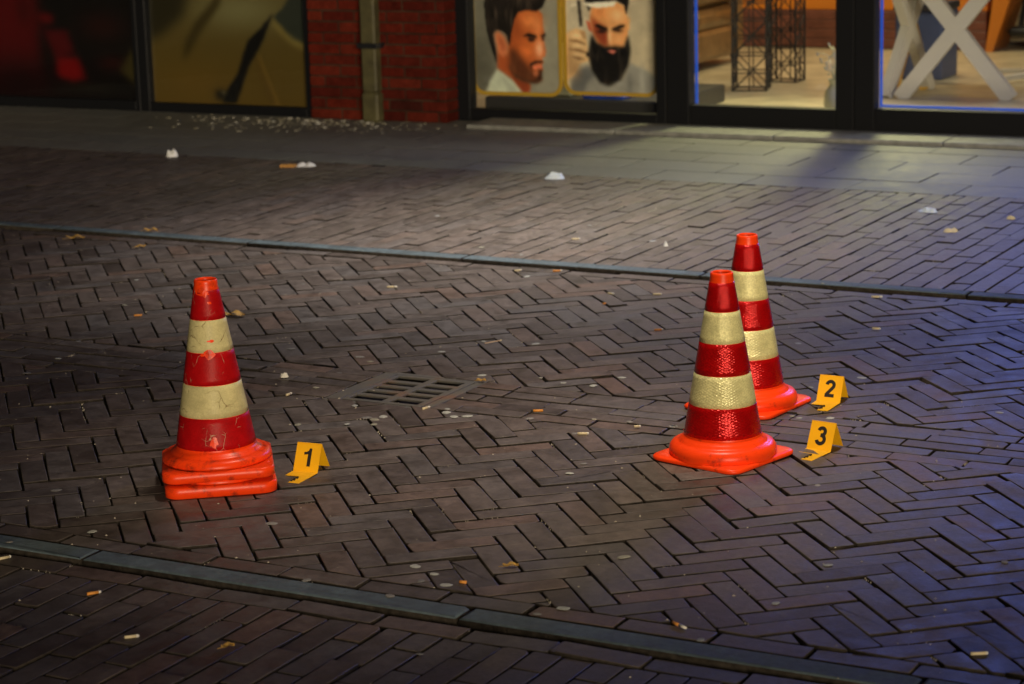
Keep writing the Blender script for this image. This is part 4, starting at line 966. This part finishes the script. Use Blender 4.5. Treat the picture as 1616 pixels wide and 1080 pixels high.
for a in (
 (-1.312, 7.763, 5, 'orange cigarette filter on the road, up and left of the scratched cone', .027, 0),
 (.160, 8.364, 4, 'orange cigarette butt lying against the far kerb, above the road centre', .028, .006),
 (.018, 8.392, 10, 'pale cigarette butt near the far kerb, left of an orange one', .022, .004, False, True),
 (.503, 7.878, 6, 'cream cigarette butt on the road left of the clean cones', .026, .004, False, True),
 (.345, 7.918, -30, 'white short cigarette end lying between the far kerb and the road centre', .016, .008, False, True),
 (.320, 7.738, 40, 'small orange filter stub just below a white cigarette end', .012, 0),
 (.468, 7.296, 8, 'orange cigarette butt left of the nearer clean cone, at band height', .024, .004),
 (.055, 6.279, -2, 'orange cigarette butt with burnt black end right of the drain grate', .028, 0, True),
 (.172, 6.016, -4, 'cream cigarette butt in the gutter left of the nearer clean cone', .026, .004, False, True),
 (.330, 6.073, 8, 'small white cigarette end in the gutter close to the nearer clean cone', .014, .004, False, True),
 (.318, 4.486, -58, 'half smoked orange cigarette with white paper beside the near kerb', .022, .022),
 (.890, 4.256, 3, 'cream cigarette butt at the lower right of the road', .030, .004, False, True),
 (-.955, 4.797, 25, 'orange cigarette butt in the dark lower left pavement', .026, .006),
 (-.826, 4.510, 15, 'pale flattened cigarette end in the dark lower left corner', .024, .006, False, True),
 (-1.208, 5.067, 35, 'cream cigarette butt beside the near kerb at the left edge', .026, .004, False, True),
 (-.672, 6.545, 60, 'white cigarette end standing at an angle left of the drain grate', .020, .008, False, True),
 (1.172, 7.228, -12, 'cream cigarette butt up and right of the number 2 marker', .022, .004, False, True),
 (1.250, 7.732, -8, 'white cigarette end lying on the road below the far kerb at right', .026, .012, False, True),
 (-.262, 6.335, 48, 'white cigarette end lying on the near corner of the drain grate', .022, .010, False, True),
 (-.130, 4.786, -20, 'short orange filter stub near the near kerb, left of centre', .016, 0),
 (.250, 8.973, 2, 'white cigarette end on the far pavement above the kerb, near the centre', .028, .006, False, True),
 (-.450, 8.147, -6, 'white flattened cigarette end on the road below the far kerb, left of centre', .026, .012, False, True),
): butt(*a)
def blob(name, x, y, w, d, h, rz, mat, label, cat, group=None, parts=None, k=7, j=.75, thin=False):
    """crumpled sheet: an uneven folded patch standing slightly off the ground"""
    root = empty(name, (x, y, zat(x, y) + .001), R(rz), label, cat, group); v = []; f = []
    for a in range(k):
        for c in range(k):
            u, q = a / (k - 1) * 2 - 1, c / (k - 1) * 2 - 1; e_ = max(abs(u), abs(q)); rr = 1 - .18 * (u * u * q * q)
            hh = h * (1 - e_ ** 3) * random.uniform(1 - j, 1 + j) + .0008
            v.append((u * w / 2 * rr * random.uniform(.9, 1.05), q * d / 2 * rr * random.uniform(.88, 1.06), hh))
    f = [(a * k + c, (a + 1) * k + c, (a + 1) * k + c + 1, a * k + c + 1) for a in range(k - 1) for c in range(k - 1)]
    b = MB(); b.add(v, f); o = b.build('sheet', mat, root)
    return root
tis = plain('tissue_white', (.72, .74, .74), .85); tisb = plain('tissue_bluish', (.60, .70, .80), .8); cream = plain('strip_cream', (.62, .55, .38), .75); leafm = plain('leaf_ochre', (.34, .20, .04), .75, noise=.4, nscale=60)
p1 = blob('crumpled_tissue', -1.733, 11.74, .062, .05, .030, 10, tis, 'white peaked tissue on the dark slabs left of the pier', 'tissue')
p2 = blob('crumpled_tissue', -1.0, 11.25, .105, .06, .013, 5, tis, 'white flat tissue with a brown scrap, in front of the brick pier', 'tissue')
b = MB(); b.prism([(-.13, -.015), (-.06, -.03), (-.045, .0), (-.07, .025), (-.12, .02)], .001, .014); b.build('brown_scrap', plain('scrap', (.40, .20, .05), .8), p2)
p3 = blob('crumpled_tissue', .222, 10.61, .095, .06, .020, -8, tisb, 'white crumpled tissue on the far pavement below the portrait boards', 'tissue')
blob('paper_slip', 1.752, 9.40, .085, .05, .012, -40, tisb, 'bluish white paper slip on the far pavement at right', 'paper')
blob('paper_strip', 1.756, 8.92, .062, .045, .012, 2, cream, 'cream cardboard strip on the far pavement at right', 'cardboard')
blob('paper_strip', 2.05, 9.17, .036, .03, .010, -5, cream, 'small cream cardboard piece near the right edge of the far pavement', 'cardboard')
blob('paper_scrap', -.700, 6.79, .028, .022, .010, 12, pap, 'pale paper scrap on the road left of the drain grate', 'paper')
blob('paper_scrap', .613, 8.777, .018, .022, .012, 0, tis, 'tiny white paper ball on the far pavement left of the farther cone', 'paper')
def leaf(x, y, rz, L, label):
    root = empty('dead_leaf', (x, y, zat(x, y) + .002), R(rz), label, 'leaf', 'dead leaves on the paving'); b = MB(); k = 8; up_s = []; dn = []
    for i in range(k + 1):
        t_ = i / k; w = L * .28 * math.sin(math.pi * t_) ** .7 * random.uniform(.7, 1.15); z = .010 * math.sin(t_ * 5 + rz) ** 2 * (L / .07)
        up_s.append((t_ * L, w, z + .006)); dn.append((t_ * L, -w, z + .004)); 
    mid = [(p[0], 0, (p[2] + q[2]) / 2 - .005 + .001) for p, q in zip(up_s, dn)]
    b.add(up_s + mid + dn, [(i, i + 1, k + 2 + i, k + 1 + i) for i in range(k)] + [(k + 1 + i, k + 2 + i, 2 * k + 3 + i, 2 * k + 2 + i) for i in range(k)]); b.build('blade', leafm, root)
    b = MB(); b.tube([(-L * .25, .002, .002), (0, 0, .003), (L * .9, 0, .005)], [.0009, .0009, .0004], 5); b.build('stem', leafm, root)
leaf(-1.845, 9.37, 8, .075, 'ochre dead leaf on the road just below the far kerb, leftmost')
leaf(-1.530, 9.43, -5, .060, 'ochre dead leaf lying on the far kerb at left')
leaf(-1.52, 9.12, 15, .045, 'small brown dead leaf on the road below the far kerb at left')
leaf(-.035, 4.885, 5, .036, 'small brown dead leaf on the road above the near kerb')
leaf(-.615, 4.43, 30, .030, 'small pale dead leaf on the dark near pavement')
leaf(-.110, 6.66, -15, .030, 'small pale dead leaf at the far right corner of the drain grate')
leaf(-1.000, 7.735, -20, .085, 'thin brown curled leaf behind the scratched cone')
tw = empty('matchstick', (-.088, 7.165, .004), R(35), 'pale matchstick lying diagonally on the road above the drain grate', 'matchstick')
b = MB(); b.box(0, .062, -.0014, .0014, 0, .0028, .0004); b.build('stick', plain('stick', (.45, .33, .24), .7), tw); b = MB(); b.box(.0605, .066, -.002, .002, -.0005, .0035, .0008); b.build('head', cream, tw)



# ------------------------------------------------------------------ street lamps added out of view to pool light on the road
def added_lamp(x, y, z, aim, power, deg, col, label):
    root = empty('added_street_lamp', (x, y, z), TH, label, 'street lamp', 'unseen street lamps added above the road')
    b = MB(); b.lathe([(.0, .22), (.05, .21), (.10, .15), (.33, .05), (.35, .0), (.34, .0), (.32, .045), (.0, .05)], 32); b.build('shade', M['frame'], root)
    b = MB(); b.lathe([(.0, .02), (.30, .02), (.30, .048), (0, .048)], 24); b.build('lamp_glass', plain('lamp_glass', (.8, .8, .8), .4, emit=col, estr=4), root)
    n_ = float(np.array([x, y]) @ N_)
    b = MB(); b.tube([(0, -n_ - 3.5, .75), (0, 0, .45), (0, 11.1 - n_, .7)], .005, 6); b.build('wire', M['frame'], root)
    b = MB(); b.tube([(0, 0, .2), (0, 0, .45)], .008, 6); b.build('hanger', M['frame'], root)
    li = bpy.data.lights.new('added_lamp_light', 'SPOT'); li.energy = power; li.spot_size = R(deg); li.spot_blend = 1.0; li.color = col; li.shadow_soft_size = .32
    o = bpy.data.objects.new('added_lamp_light', li); C.objects.link(o); o.parent = root
    dv = (Matrix.Rotation(-TH, 3, 'Z') @ (Vector(aim) - Vector((x, y, z)))).normalized(); o.rotation_euler = (-dv).to_track_quat('Z', 'Y').to_euler()
added_lamp(.15, 9.0, 5.0, (.0, 8.8, 0), 1650, 52, (1, .90, .80), 'unseen street lamp added to light the far side of the road')
added_lamp(.55, 6.2, 5.0, (.10, 5.9, 0), 1040, 40, (1, .83, .64), 'unseen street lamp added to light the road around the clean cones')
